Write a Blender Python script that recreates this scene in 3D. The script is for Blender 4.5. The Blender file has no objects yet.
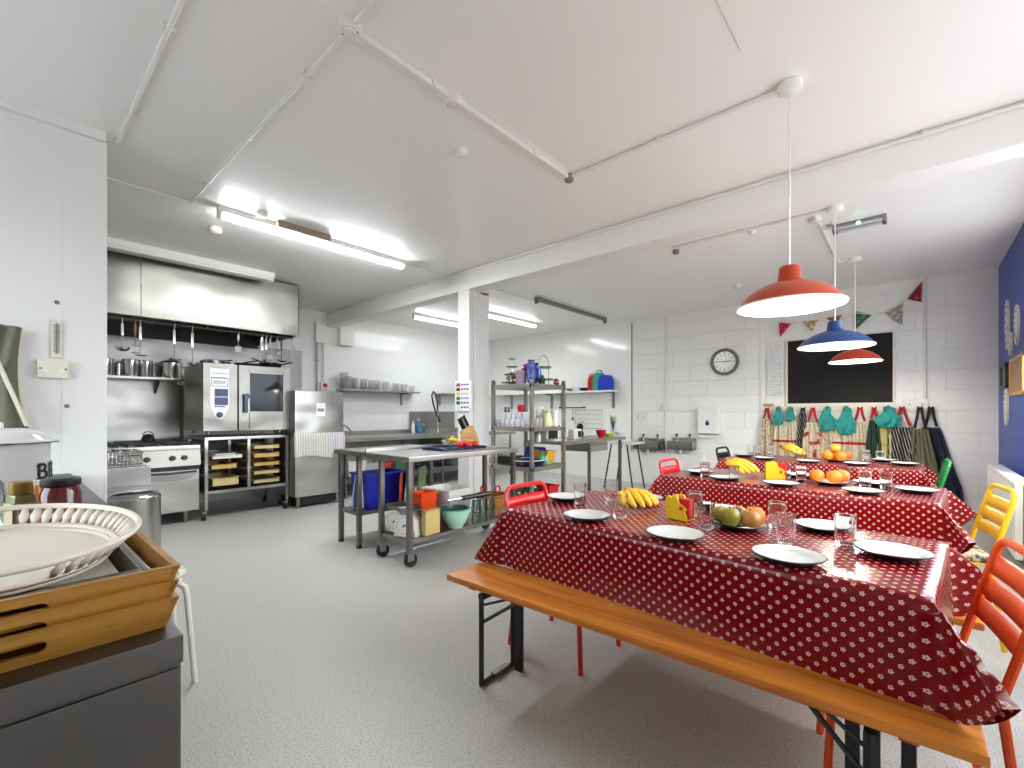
import bpy, bmesh, math, random
from mathutils import Vector, Matrix
random.seed(7)
PI = math.pi
sin, cos, R = math.sin, math.cos, math.radians
COL = bpy.context.scene.collection
# ------------------------------------------------------------------ places
EYE = 1.25                      # eye height
YAW = R(41.5)
FOC = 456.0                     # focal length in pixels of the 1024 px wide frame
CEIL, YF, XK, XR = 2.95, 7.74, -7.5, 0.726   # ceiling height, far wall, kitchen wall, right wall
BY = 3.705                      # front face of the beam

def ray(px, py):
    r = (px - 512) / FOC; u = (413 - py) / FOC
    return (-sin(YAW) + cos(YAW) * r, cos(YAW) + sin(YAW) * r, u)
def onz(px, py, z):             # a measured sight line meets the level z
    d = ray(px, py); t = (z - EYE) / d[2]; return Vector((d[0] * t, d[1] * t, z))
def ony(px, py, y):
    d = ray(px, py); t = y / d[1]; return Vector((d[0] * t, y, EYE + d[2] * t))
def onx(px, py, x):
    d = ray(px, py); t = x / d[0]; return Vector((x, d[1] * t, EYE + d[2] * t))

# ------------------------------------------------------------------ materials
class NT:
    def __init__(s, name):
        s.m = bpy.data.materials.new(name); s.m.use_nodes = True
        s.t = s.m.node_tree; s.b = s.t.nodes['Principled BSDF']
    def n(s, typ, **kw):
        x = s.t.nodes.new(typ)
        for k, v in kw.items(): setattr(x, k, v)
        return x
    def l(s, a, b): s.t.links.new(a, b)
    def math(s, op, a, b=None):
        x = s.n('ShaderNodeMath', operation=op)
        for i, v in enumerate((a, b)):
            if v is None: continue
            if isinstance(v, (int, float)): x.inputs[i].default_value = v
            else: s.l(v, x.inputs[i])
        return x.outputs[0]
    def mix(s, fac, a, b):
        x = s.n('ShaderNodeMix', data_type='RGBA')
        for i, v in ((0, fac), (6, a), (7, b)):
            if isinstance(v, (int, float)): x.inputs[i].default_value = v
            elif isinstance(v, tuple): x.inputs[i].default_value = v if len(v) == 4 else (*v, 1)
            else: s.l(v, x.inputs[i])
        return x.outputs[2]
    def coord(s, which='Object'):
        return s.n('ShaderNodeTexCoord').outputs[which]
    def pos(s): return s.n('ShaderNodeNewGeometry').outputs['Position']
    def noise(s, vec, scale, detail=2, rough=.5):
        x = s.n('ShaderNodeTexNoise'); x.inputs['Scale'].default_value = scale
        x.inputs['Detail'].default_value = detail; x.inputs['Roughness'].default_value = rough
        if vec is not None: s.l(vec, x.inputs['Vector'])
        return x.outputs['Fac']
    def mapping(s, vec, scale=(1, 1, 1), rot=(0, 0, 0)):
        x = s.n('ShaderNodeMapping'); x.inputs['Scale'].default_value = scale; x.inputs['Rotation'].default_value = rot
        s.l(vec, x.inputs['Vector']); return x.outputs[0]
    def ramp(s, fac, stops, interp='LINEAR'):
        x = s.n('ShaderNodeValToRGB'); e = x.color_ramp; e.interpolation = interp
        while len(e.elements) < len(stops): e.elements.new(.5)
        for el, (p, c) in zip(e.elements, stops): el.position = p; el.color = (*c, 1)
        s.l(fac, x.inputs[0]); return x.outputs[0]
    def bump(s, h, strength=.2, dist=.01):
        x = s.n('ShaderNodeBump'); x.inputs['Strength'].default_value = strength; x.inputs['Distance'].default_value = dist
        s.l(h, x.inputs['Height']); s.l(x.outputs[0], s.b.inputs['Normal'])
    def base(s, c, rough=.5, metal=0, spec=.5):
        if isinstance(c, tuple): s.b.inputs['Base Color'].default_value = (*c, 1)
        else: s.l(c, s.b.inputs['Base Color'])
        s.b.inputs['Roughness'].default_value = rough; s.b.inputs['Metallic'].default_value = metal
        s.b.inputs['Specular IOR Level'].default_value = spec
        return s.m
def srgb(r, g, b):
    f = lambda v: (v / 255 / 12.92) if v <= 10 else ((v / 255 + .055) / 1.055) ** 2.4
    return (f(r), f(g), f(b))
_mc = {}
def paint(rgb, rough=.45, metal=0, spec=.5, var=.06, vs=9):
    """plain painted / moulded material with a little natural unevenness"""
    k = (rgb, rough, metal, spec, var, vs)
    if k in _mc: return _mc[k]
    t = NT('paint_%d_%d_%d' % rgb); c = srgb(*rgb)
    f = t.noise(t.coord(), vs, 3)
    col = t.mix(f, tuple(v * (1 - var) for v in c), tuple(min(1, v * (1 + var)) for v in c))
    _mc[k] = t.base(col, rough, metal, spec); return _mc[k]
def steel(name='brushed_steel', rgb=(176, 174, 170), rough=.3, axis=(1, 1, 60), metal=1.0):
    t = NT(name); c = srgb(*rgb)
    f = t.noise(t.mapping(t.coord(), tuple(min(a, 12) for a in axis)), 5, 2, .5)
    g = t.noise(t.coord(), 2.2, 2)
    col = t.mix(f, tuple(v * .93 for v in c), c)
    t.base(col, rough, metal)
    t.l(t.math('ADD', t.math('MULTIPLY', g, .08), rough - .04), t.b.inputs['Roughness'])
    wv = t.noise(t.mapping(t.coord(), (1, 1, 1.6)), 2.6, 0); t.bump(wv, .5, .035)     # sheet metal is never quite flat
    return t.m
def wood(name, dark, light, axis=(1, 9, 9), scale=3.0, rough=.42, knots=False):
    t = NT(name); co = t.coord()
    f = t.noise(t.mapping(co, axis), scale, 5, .6)
    col = t.ramp(f, [(.3, srgb(*dark)), (.62, srgb(*light))])
    if knots:
        v = t.n('ShaderNodeTexVoronoi'); v.inputs['Scale'].default_value = 5.0
        t.l(t.mapping(co, (.9, 2.2, .5)), v.inputs['Vector'])
        k = t.math('LESS_THAN', v.outputs['Distance'], .075)
        col = t.mix(t.math('MULTIPLY', k, .8), col, srgb(70, 35, 12))
    t.base(col, rough); t.bump(f, .08, .004); return t.m
def emit(name, rgb, strength):
    t = NT(name); t.base(srgb(*rgb), .5); t.b.inputs['Emission Color'].default_value = (*srgb(*rgb), 1)
    t.b.inputs['Emission Strength'].default_value = strength; return t.m
def glass(name='clear_glass', tint=(1, 1, 1), rough=.02, ior=1.4):
    t = NT(name); t.base(tint, rough); t.b.inputs['Transmission Weight'].default_value = 1; t.b.inputs['IOR'].default_value = ior
    return t.m

M_STEEL = steel()
M_STEEL_H = steel('brushed_steel_level', axis=(60, 1, 1), rough=.34)
M_STEEL_D = steel('dull_steel', (150, 148, 144), .38)
M_STEEL_FR = steel('dark_counter_steel', (112, 110, 110), .42, axis=(1, 2, 50))
M_STEEL_W = steel('warm_sheet_steel', (146, 143, 136), .36)
M_CHROME = steel('polished_steel', (214, 214, 214), .14)
M_LEG = steel('tube_steel', (128, 124, 120), .36, axis=(30, 30, 1))
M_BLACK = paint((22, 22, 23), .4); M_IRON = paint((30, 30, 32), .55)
M_WHITE = paint((236, 235, 230), .35, var=.02)
M_WHITEG = paint((238, 237, 232), .16, var=.02)
M_CREAM = paint((228, 222, 205), .4)
M_GREY = paint((120, 120, 120), .5)
M_NAVY = paint((20, 26, 70), .25)
M_RED = paint((196, 24, 26), .3); M_ORANGE = paint((226, 84, 24), .34, var=.03)
M_YELLOW = paint((226, 186, 20), .34, var=.03); M_GREEN = paint((18, 132, 62), .34)
M_TEAL = paint((58, 168, 158), .6, var=.12, vs=25)
M_PIPE = paint((232, 230, 226), .3, var=.02)
M_GLASS = glass(); M_GLASSG = glass('greenish_glass', (.86, .97, .93))
M_RUBBER = paint((26, 26, 26), .7)
M_BANANA = paint((224, 178, 34), .45, var=.25, vs=14)
M_LIME = paint((168, 184, 120), .6)
M_PINE = wood('pine_varnish', (158, 80, 20), (216, 136, 50), (.7, 10, 10), 2.4, .26, True)
M_BAMBOO = wood('bamboo', (160, 108, 42), (196, 146, 70), (10, .8, 12), 2.6, .4)
M_WOODL = wood('light_wood', (176, 128, 66), (214, 172, 108), (2, 9, 9))
M_WOODD = wood('mid_wood', (120, 78, 34), (160, 112, 56))

# ------------------------------------------------------------------ mesh builder
class MB:
    def __init__(s): s.b = bmesh.new(); s.bev = False
    def xf(s, vs, loc=(0, 0, 0), rot=None):
        m = Matrix.Translation(loc)
        if rot is not None: m = m @ (rot if isinstance(rot, Matrix) else Matrix.Rotation(rot, 4, 'Z'))
        for v in vs: v.co = m @ v.co
        return s
    def box(s, c, d, rz=None, bev=0.0, seg=2):
        r = bmesh.ops.create_cube(s.b, size=1); vs = r['verts']
        for v in vs: v.co = Vector((v.co.x * d[0], v.co.y * d[1], v.co.z * d[2]))
        if bev:
            s.bev = True
            es = list({e for v in vs for e in v.link_edges})
            q = bmesh.ops.bevel(s.b, geom=es, offset=bev, segments=seg, affect='EDGES', profile=.6)
            vs = list({v for f in q['faces'] for v in f.verts} | {v for v in vs if v.is_valid})
            seen = set(vs); st = list(vs)
            while st:
                v = st.pop()
                for e in v.link_edges:
                    o = e.other_vert(v)
                    if o not in seen: seen.add(o); st.append(o)
            vs = list(seen)
        return s.xf(vs, c, rz)
    def bx(s, x0, x1, y0, y1, z0, z1, bev=0.0):
        return s.box(((x0 + x1) / 2, (y0 + y1) / 2, (z0 + z1) / 2), (abs(x1 - x0), abs(y1 - y0), abs(z1 - z0)), bev=bev)
    def cyl(s, p, q, r0, r1=None, seg=16, caps=True):
        p, q = Vector(p), Vector(q); d = q - p; r1 = r0 if r1 is None else r1
        k = bmesh.ops.create_cone(s.b, cap_ends=caps, segments=seg, radius1=r0, radius2=max(r1, 1e-5), depth=d.length)
        return s.xf(k['verts'], (p + q) / 2, d.to_track_quat('Z', 'Y').to_matrix().to_4x4())
    def lathe(s, prof, seg=32, loc=(0, 0, 0), rot=None, flute=0, fdep=0, sx=1, sy=1):
        rings = []
        allv = []
        for (r, z) in prof:
            if r < 1e-6: ring = [s.b.verts.new((0, 0, z))]
            else:
                ring = []
                for i in range(seg):
                    a = 2 * PI * i / seg; rr = r * (1 + fdep * cos(flute * a)) if flute else r
                    ring.append(s.b.verts.new((rr * cos(a) * sx, rr * sin(a) * sy, z)))
            rings.append(ring); allv += ring
        for A, B in zip(rings, rings[1:]):
            for i in range(seg):
                j = (i + 1) % seg
                f = [A[i % len(A)], A[j % len(A)], B[j % len(B)], B[i % len(B)]]
                u = []
                for v in f:
                    if v not in u: u.append(v)
                if len(u) > 2: s.b.faces.new(u)
        return s.xf(allv, loc, rot)
    def tube(s, pts, r, seg=8, closed=False, caps=True, rfun=None):
        pts = [Vector(p) for p in pts]; n = len(pts); rings = []; up = None
        for i, p in enumerate(pts):
            if closed: t = pts[(i + 1) % n] - pts[i - 1]
            else: t = pts[min(i + 1, n - 1)] - pts[max(i - 1, 0)]
            t.normalize()
            if up is None: up = Vector((0, 0, 1)) if abs(t.z) < .9 else Vector((1, 0, 0))
            x = t.cross(up)
            if x.length < 1e-5: x = t.orthogonal()
            x.normalize(); y = x.cross(t); up = y
            rr = r if rfun is None else r * rfun(i / (n - 1))
            rings.append([s.b.verts.new(p + (x * cos(2 * PI * k / seg) + y * sin(2 * PI * k / seg)) * rr) for k in range(seg)])
        m = n if closed else n - 1
        for i in range(m):
            A, B = rings[i], rings[(i + 1) % n]
            for k in range(seg): s.b.faces.new((A[k], A[(k + 1) % seg], B[(k + 1) % seg], B[k]))
        if caps and not closed:
            s.b.faces.new(rings[0][::-1]); s.b.faces.new(rings[-1])
        return s
    def prism(s, poly, h, loc=(0, 0, 0), rot=None):
        """outline in local xy, thickness h along local z"""
        a = [s.b.verts.new((x, y, 0)) for x, y in poly]; b = [s.b.verts.new((x, y, h)) for x, y in poly]
        s.b.faces.new(a[::-1]); s.b.faces.new(b); n = len(poly)
        for i in range(n): s.b.faces.new((a[i], a[(i + 1) % n], b[(i + 1) % n], b[i]))
        return s.xf(a + b, loc, rot)
    def ell(s, c, r, seg=16, rot=None):
        k = bmesh.ops.create_uvsphere(s.b, u_segments=seg, v_segments=max(6, seg // 2), radius=1)
        for v in k['verts']: v.co = Vector((v.co.x * r[0], v.co.y * r[1], v.co.z * r[2]))
        return s.xf(k['verts'], c, rot)
    def grid(s, fn, nu, nv, uvf=None):
        L = [[s.b.verts.new(fn(i / nu, j / nv)) for j in range(nv + 1)] for i in range(nu + 1)]
        lay = s.b.loops.layers.uv.verify() if uvf else None
        for i in range(nu):
            for j in range(nv):
                f = s.b.faces.new((L[i][j], L[i + 1][j], L[i + 1][j + 1], L[i][j + 1]))
                if uvf:
                    for lp, (a, c) in zip(f.loops, ((i, j), (i + 1, j), (i + 1, j + 1), (i, j + 1))): lp[lay].uv = uvf(a / nu, c / nv)
        return s
    def build(s, name, mat, parent=None, loc=(0, 0, 0), rz=0, solid=0, subd=0, angle=.6, fix=True):
        if fix: bmesh.ops.recalc_face_normals(s.b, faces=s.b.faces)
        me = bpy.data.meshes.new(name); s.b.to_mesh(me); s.b.free()
        for p in me.polygons: p.use_smooth = True
        me.set_sharp_from_angle(angle=angle)
        me.materials.append(mat)
        o = bpy.data.objects.new(name, me); COL.objects.link(o)
        o.location = loc; o.rotation_euler[2] = rz
        if parent: o.parent = parent
        if s.bev:
            d = o.modifiers.new('flat_faces', 'WEIGHTED_NORMAL'); d.keep_sharp = True
        if solid:
            d = o.modifiers.new('thickness', 'SOLIDIFY'); d.thickness = solid; d.offset = 0
        if subd:
            d = o.modifiers.new('round', 'SUBSURF'); d.levels = d.render_levels = subd
        return o
def tag(o, label, cat, group=None):
    o['label'] = label; o['category'] = cat
    if group: o['group'] = group
    return o
def thing(name, label, cat, loc=(0, 0, 0), rz=0, group=None):
    o = bpy.data.objects.new(name, None); COL.objects.link(o); o.empty_display_size = .1
    o.location = loc; o.rotation_euler[2] = rz
    return tag(o, label, cat, group)
def struct(name, mb, mat, **k):
    o = mb.build(name, mat, **k); o['kind'] = 'structure'; return o
def dup(root, loc=None, rz=None, label=None, group=None, mats=None):
    r = root.copy(); COL.objects.link(r)
    if loc is not None: r.location = loc
    if rz is not None: r.rotation_euler = (0, 0, rz)
    if label: r['label'] = label
    if group: r['group'] = group
    for ch in list(root.children):
        c = ch.copy(); COL.objects.link(c); c.parent = r
        for g in list(ch.children):
            d = g.copy(); COL.objects.link(d); d.parent = c
    return r
def recolour(o, mat):
    for x in [o] + list(o.children):
        if x.type == 'MESH':
            x.data = x.data.copy(); x.data.materials.clear(); x.data.materials.append(mat)
def arc(c, r, a0, a1, n, plane='xz'):
    out = []
    for i in range(n + 1):
        a = a0 + (a1 - a0) * i / n; u, v = r * cos(a), r * sin(a)
        out.append((c[0] + u, c[1], c[2] + v) if plane == 'xz' else (c[0], c[1] + u, c[2] + v) if plane == 'yz' else (c[0] + u, c[1] + v, c[2]))
    return out
def rod(p, q, r, n=1):
    p, q = Vector(p), Vector(q); return [p.lerp(q, i / n) for i in range(n + 1)]
def text_mesh(body, size, name, mat, parent, loc, rot, extrude=.0006, bold=.0):
    cu = bpy.data.curves.new(name, 'FONT'); cu.body = body; cu.size = size; cu.extrude = extrude; cu.offset = bold; cu.align_x = 'CENTER'
    tmp = bpy.data.objects.new(name, cu); COL.objects.link(tmp)
    bpy.context.view_layer.update()
    me = bpy.data.meshes.new_from_object(tmp.evaluated_get(bpy.context.evaluated_depsgraph_get()))
    bpy.data.objects.remove(tmp); bpy.data.curves.remove(cu)
    o = bpy.data.objects.new(name, me); COL.objects.link(o); me.materials.clear(); me.materials.append(mat)
    o.parent = parent; o.location = loc; o.rotation_euler = rot
    return o
TUBE, DIFF, BULB, EXPOSURE, SKY = 22.0, 42.0, 340.0, 0.35, 8.0
# ================================================================== THE ROOM
def m_floor():
    t = NT('speckled_vinyl'); p = t.pos()
    a = t.noise(p, 165, 2, .6); b = t.noise(p, 80, 2); g = t.noise(p, .7, 3)
    base = t.mix(g, srgb(184, 183, 178), srgb(200, 199, 194))
    c = t.mix(t.math('MULTIPLY', t.math('GREATER_THAN', a, .59), .6), base, srgb(84, 84, 84))
    c = t.mix(t.math('MULTIPLY', t.math('GREATER_THAN', b, .65), .4), c, srgb(92, 90, 88))
    c = t.mix(t.math('MULTIPLY', t.math('LESS_THAN', a, .38), .5), c, srgb(216, 215, 212))
    t.base(c, .42); t.l(t.math('ADD', t.math('MULTIPLY', g, .2), .32), t.b.inputs['Roughness'])
    t.bump(t.noise(p, 160, 2), .08, .003); return t.m
def m_ceiling():
    t = NT('gloss_ceiling_paint'); p = t.pos()
    s = t.noise(t.mapping(p, (4, .7, 1), (0, 0, .5)), 2.0, 2, .5); g = t.noise(p, .8, 3)
    t.base(t.mix(g, srgb(242, 241, 238), srgb(248, 247, 244)), .3)
    t.l(t.math('ADD', t.math('MULTIPLY', s, .16), .24), t.b.inputs['Roughness'])
    return t.m
def m_block(name, rgb, ax, mort=.006, rough=.42, bw=.57, bh=.258, zoff=.02):
    """painted blockwork: the joints show as relief under one coat of paint"""
    t = NT(name); p = t.n('ShaderNodeSeparateXYZ'); t.l(t.pos(), p.inputs[0])
    c = t.n('ShaderNodeCombineXYZ'); t.l(p.outputs[ax], c.inputs[0]); t.l(t.math('ADD', p.outputs[2], zoff), c.inputs[1])
    k = t.n('ShaderNodeTexBrick'); k.inputs['Scale'].default_value = 1; k.inputs['Brick Width'].default_value = bw
    k.inputs['Row Height'].default_value = bh; k.inputs['Mortar Size'].default_value = mort; k.inputs['Mortar Smooth'].default_value = .5
    k.offset = .5; t.l(c.outputs[0], k.inputs['Vector'])
    n = t.noise(t.pos(), 60, 4, .7); g = t.noise(t.pos(), 1.3, 3)
    b = srgb(*rgb)
    col = t.mix(g, tuple(v * .95 for v in b), b)
    col = t.mix(t.math('MULTIPLY', k.outputs['Fac'], .16), col, tuple(v * .7 for v in b))
    t.base(col, rough)
    h = t.math('SUBTRACT', t.math('MULTIPLY', n, .12), k.outputs['Fac']); t.bump(h, .55, .012); return t.m
M_FLOOR, M_CEIL = m_floor(), m_ceiling()
M_BLOCK_Y = m_block('white_blockwork', (243, 242, 238), 0)
M_BLUE = m_block('blue_blockwork', (12, 60, 160), 1, rough=.4)
M_PART = paint((232, 231, 228), .5, var=.03, vs=3)
M_WALL = paint((240, 239, 235), .45, var=.03, vs=2)
M_CLAD = paint((242, 242, 238), .14, var=.02, vs=1.5)
M_BEAM = paint((238, 237, 234), .4, var=.02, vs=2)
M_COLUMN = paint((228, 227, 224), .4, var=.03, vs=3)

PX = -3.70
Y0 = -1.6     # rear wall behind the viewer
struct('floor', MB().bx(XK - .2, XR + .2, Y0 - .2, YF + .2, -.08, 0), M_FLOOR)
struct('ceiling', MB().bx(XK - .2, XR + .2, Y0 - .2, YF + .2, CEIL, CEIL + .08), M_CEIL)
struct('wall_far', MB().bx(XK - .2, XR + .2, YF, YF + .15, 0, CEIL), M_BLOCK_Y)
struct('wall_kitchen', MB().bx(XK - .15, XK, Y0 - .2, YF + .15, 0, CEIL), M_CLAD)
def window(n, axis, at_, u0, u1, z0, z1, lights):
    """unseen glazed opening added to let in fill light: frame, mullions and clear panes"""
    B = (lambda a, b, c, d, e, f: MB().bx(a, b, c, d, e, f)) if axis == 'y' else (lambda a, b, c, d, e, f: MB().bx(c, d, a, b, e, f))
    fr = struct(f'window_{n}', B(u0, u1, at_ - .03, at_ + .03, z0, z0 + .05), M_WHITE)
    B(u0, u1, at_ - .03, at_ + .03, z1 - .05, z1).build('frame', M_WHITE, fr)
    for i in range(lights + 1):
        u = u0 + (u1 - u0) * i / lights; u = min(max(u, u0 + .025), u1 - .025)
        B(u - .025, u + .025, at_ - .03, at_ + .03, z0 + .05, z1 - .05).build('frame', M_WHITE, fr)
    for i in range(lights):
        a, b = u0 + (u1 - u0) * i / lights, u0 + (u1 - u0) * (i + 1) / lights
        B(a + .03, b - .03, at_ - .004, at_ + .004, z0 + .05, z1 - .05).build('pane', M_PANE, fr)
    L = bpy.data.lights.new('sky_portal', 'AREA'); L.shape = 'RECTANGLE'; L.size = u1 - u0; L.size_y = z1 - z0; L.cycles.is_portal = True
    o = bpy.data.objects.new('sky_portal', L); COL.objects.link(o)
    if axis == 'y': o.location = ((u0 + u1) / 2, at_ - .1, (z0 + z1) / 2); o.rotation_euler = (PI / 2, 0, PI)
    else: o.location = (at_ + .1, (u0 + u1) / 2, (z0 + z1) / 2); o.rotation_euler = (PI / 2, 0, PI / 2)
pn_ = NT('window_pane'); tr = pn_.n('ShaderNodeBsdfTransparent'); gs = pn_.n('ShaderNodeBsdfGlossy'); gs.inputs['Roughness'].default_value = .02
mx = pn_.n('ShaderNodeMixShader'); mx.inputs[0].default_value = .06; pn_.l(tr.outputs[0], mx.inputs[1]); pn_.l(gs.outputs[0], mx.inputs[2])
pn_.l(mx.outputs[0], pn_.t.nodes['Material Output'].inputs['Surface']); M_PANE = pn_.m
RW = (1.7, 6.02, .85, 2.7)
struct('wall_right', MB().bx(XR, XR + .15, RW[1], YF, 0, CEIL), M_BLUE)
struct('wall_right_near', MB().bx(XR, XR + .15, Y0 - .2, RW[0], 0, CEIL).bx(XR, XR + .15, RW[0], RW[1], 0, RW[2]).bx(XR, XR + .15, RW[0], RW[1], RW[3], CEIL), M_WALL)
window(1, 'x', XR + .08, *RW, 5)  # out of view, added to brighten the dining half with daylight
RB_ = (-3.35, -1.45, .9, 2.55)
struct('wall_rear', MB().bx(XK - .2, RB_[0], Y0 - .15, Y0, 0, CEIL).bx(RB_[1], XR + .2, Y0 - .15, Y0, 0, CEIL).bx(RB_[0], RB_[1], Y0 - .15, Y0, 0, RB_[2]).bx(RB_[0], RB_[1], Y0 - .15, Y0, RB_[3], CEIL), M_WALL)
window(2, 'y', Y0 - .08, *RB_, 2)  # added behind the viewer as fill for the near-left ceiling
pe = onz(104, 135, CEIL)        # free end of the partition
struct('wall_partition', MB().bx(PX - .1, PX, Y0, .435, 0, CEIL), M_PART)
struct('trim_1', MB().bx(PX, PX + .03, Y0, .440, CEIL - .055, CEIL), M_PART)
sx = onx(62, 300, PX).y
struct('trim_2', MB().bx(PX, PX + .008, sx, .434, .02, CEIL - .06), M_PART)          # cover board on the partition end
struct('trim_3', MB().bx(PX - .004, PX + .012, .434, .446, 0, CEIL - .055), M_WHITE)   # white edge strip of the partition
struct('baseboard_far', MB().bx(-1.9, XR, YF - .014, YF, 0, .05), M_GREY)
# glossy cladding on the far wall behind the kitchen, up to its joint
cj = ony(632, 400, YF).x
struct('wall_far_cladding', MB().bx(XK, cj, YF - .012, YF, 0, CEIL - .09), M_CLAD)
struct('trim_4', MB().bx(cj - .006, cj + .008, YF - .016, YF - .004, .3, CEIL - .05), M_GREY)
# boxed-out low panel below the hand basins
struct('wall_far_boxing', MB().bx(ony(600, 450, YF - .12).x, ony(703, 450, YF - .12).x, YF - .10, YF, 0, .56, .004), M_WALL)
# beam and column
BW = .19
struct('trim_beam', MB().bx(XK, XR, BY, BY + BW, 2.72, CEIL), M_BEAM)
CX0, CX1 = ony(458, 350, BY).x, ony(469, 350, BY).x
struct('trim_column', MB().bx(CX0, CX1, BY + .002, BY + .335, 0, 2.72).bx(CX0, CX1, BY + BW, BY + .335, 2.7, CEIL), M_COLUMN)
# ceiling hatch panel
h0 = onz(740, 48, CEIL)
hb = MB().bx(h0.x, .55, 1.35, h0.y, CEIL - .007, CEIL, .002)
struct('trim_hatch', hb, M_CEIL)
struct('trim_pilaster', MB().bx(XK, XK + .12, BY + .2, BY + .46, 2.42, 2.72, .004), M_WHITE)

# ---------------------------------------------------------------- conduits and ceiling fittings
def conduit(label, pts, r=.011, clips=0, group='white surface conduits', mat=None, square=False):
    t = thing('cable_conduit', label, 'conduit', pts[0], 0, group)
    o = Vector(pts[0]); q = [Vector(p) - o for p in pts]
    b = MB()
    if square:
        for a, c in zip(q, q[1:]):
            d = c - a; m = (a + c) / 2
            b.box(m, (max(abs(d.x), 2 * r), max(abs(d.y), 2 * r), max(abs(d.z), 2 * r)), bev=.002)
    else:
        for a, c in zip(q, q[1:]): b.cyl(a, c, r, seg=12)
    b.build('pipe', mat or M_PIPE, t)
    for a, c in zip(q, q[1:]):
        n = clips if clips else max(1, int((c - a).length / .8))
        d = (c - a).normalized()
        for i in range(n):
            p = a.lerp(c, (i + .5) / n)
            if abs(d.z) > .5: k = MB().box(p, (.05 if abs(o.y - YF) < .3 or abs(o.y) > 20 else .034, .034 if abs(o.y - YF) < .3 else .05, .022), bev=.002)
            else: k = MB().box(p + Vector((0, 0, .004)), (abs(d.x) * .022 + abs(d.y) * .052, abs(d.y) * .022 + abs(d.x) * .052, r * 2 - .002), bev=.002)
            k.build('clip', mat or M_PIPE, t)
    return t
CZ = CEIL - .014
ax = lambda px, py: onz(px, py, CEIL)
ya = ax(180, 0).y
conduit('white conduit on the ceiling from overhead to the partition end', [(-1.2, ya, CZ), (PX - .02, ya, CZ)])
jb = ax(350, 25); yb = jb.y; lx = ax(217, 207).x - .02
conduit('thin white conduit from the round junction box to the lit kitchen batten', [(jb.x, yb, CZ), (lx, yb, CZ)], .010)
conduit('short white conduit running out of the picture top past the junction box', [(jb.x + .05, yb, CZ), (jb.x + 1.2, yb, CZ)])
e2 = ax(572, 174)
conduit('wide white conduit on the ceiling between junction box and its far corner', [(jb.x, yb + .04, CZ - .006), (jb.x, e2.y, CZ - .002)], .015, square=True)
pr1 = ax(790, 85); pr1.y = e2.y
conduit('white conduit leading along the ceiling to the rose of the near orange pendant', [(jb.x, e2.y, CZ), (pr1.x - .03, e2.y, CZ)], .012)
conduit('white conduit from the partition end to the kitchen batten', [(lx, .46, CZ), (lx, yb, CZ)], .010)
conduit('white conduit from the kitchen batten to the beam', [(lx, ax(405, 265).y + .02, CZ), (lx, BY - .03, CZ)], .010)
conduit('long double conduit along the top of the ceiling beam', [(XK + .02, BY - .014, CZ - .012), (XR, BY - .014, CZ - .012)], .012, clips=6)
pr2 = ax(835, 207); pr3 = ax(855, 258)
c7 = ax(673, 248)
conduit('white conduit beyond the beam leading to the rose of the blue pendant', [(c7.x, pr2.y, CZ), (pr2.x, pr2.y, CZ)], .012)
cx7 = ax(815, 220).x + .02
conduit('white conduit behind the emergency light leading to the furthest pendant', [(cx7, pr2.y, CZ), (cx7, pr3.y, CZ), (pr3.x, pr3.y, CZ)], .012)
cb = ax(505, 291)
conduit('thin conduit from the column to the dark ceiling batten', [(cb.x, BY + .22, CZ), (cb.x, ax(534, 300).y, CZ)], .010)
v1 = ony(666, 400, YF).x
conduit('white vertical conduit on the block wall left of the clock', [(v1, YF - .016, CEIL), (v1, YF - .016, .57)], .016)
v2 = ony(925, 350, YF).x
conduit('white vertical conduit on the block wall right of the blackboard', [(v2, YF - .016, CEIL), (v2, YF - .016, 1.40)], .016)
vk = onx(323, 350, XK).y
conduit('white conduit dropping down the kitchen wall to the red stop button', [(XK + .03, vk, CEIL - .03), (XK + .03, vk, 1.78)], .02)
conduit('grey steel conduit dropping beside the hood end', [(XK + .03, vk - .12, CEIL - .25), (XK + .03, vk - .12, 1.55)], .016, mat=M_STEEL_D)
cy = onx(474, 350, CX1).y
conduit('white vertical conduit up the side of the column', [(CX1 + .011, cy, 2.72), (CX1 + .011, cy, .05)], .010)
v3 = ony(763, 380, YF).x
struct('trim_5', MB().bx(v3 - .03, v3 + .03, YF - .03, YF, .9, CEIL - .18, .004), M_WALL)   # boxed riser left of the notice

def junction(label, p, r=.042, h=.035, name='junction_box', cat='junction box', m=None):
    t = thing(name, label, cat, (p[0], p[1], CEIL), 0, 'small round ceiling fittings')
    MB().lathe([(0, -h), (r * .8, -h), (r, -h * .75), (r, 0), (0, 0)], 24).build('body', m or M_PIPE, t)
    MB().lathe([(0, -h - .004), (r * .5, -h - .004), (r * .55, -h + .001), (0, -h + .001)], 20).build('lid', m or M_PIPE, t)
    for a in (0.6, 3.7): MB().lathe([(0, -h - .002), (.004, -h - .002), (.004, -h + .004), (0, -h + .004)], 8, (r * .66 * cos(a), r * .66 * sin(a), 0)).build('screw', M_GREY, t)
    return t
junction('round white junction box where two ceiling conduits cross near the top', jb, .05)
junction('round junction box midway on the wide ceiling conduit', ax(455, 94) * 0 + Vector((jb.x, ax(455, 94).y, CEIL)), .042, .05)
junction('grey elbow box at the far corner of the wide conduit', (jb.x, e2.y), .034, .045, m=M_GREY)
junction('small round sensor alone on the ceiling beside the wide conduit', ax(462, 150), .036, .04, 'ceiling_sensor', 'sensor')
junction('round white fitting on the ceiling beside the kitchen batten', ax(262, 212), .045, .04, 'ceiling_sensor', 'sensor')
junction('cream smoke detector below the left end of the kitchen batten', ax(215, 228), .055, .05, 'smoke_detector', 'smoke detector', M_CREAM)
junction('round smoke detector on the far ceiling above the clock', ax(737, 285), .055, .045, 'smoke_detector', 'smoke detector')
junction('small round box on the conduit behind the beam', ax(752, 229), .036, .045)
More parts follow.
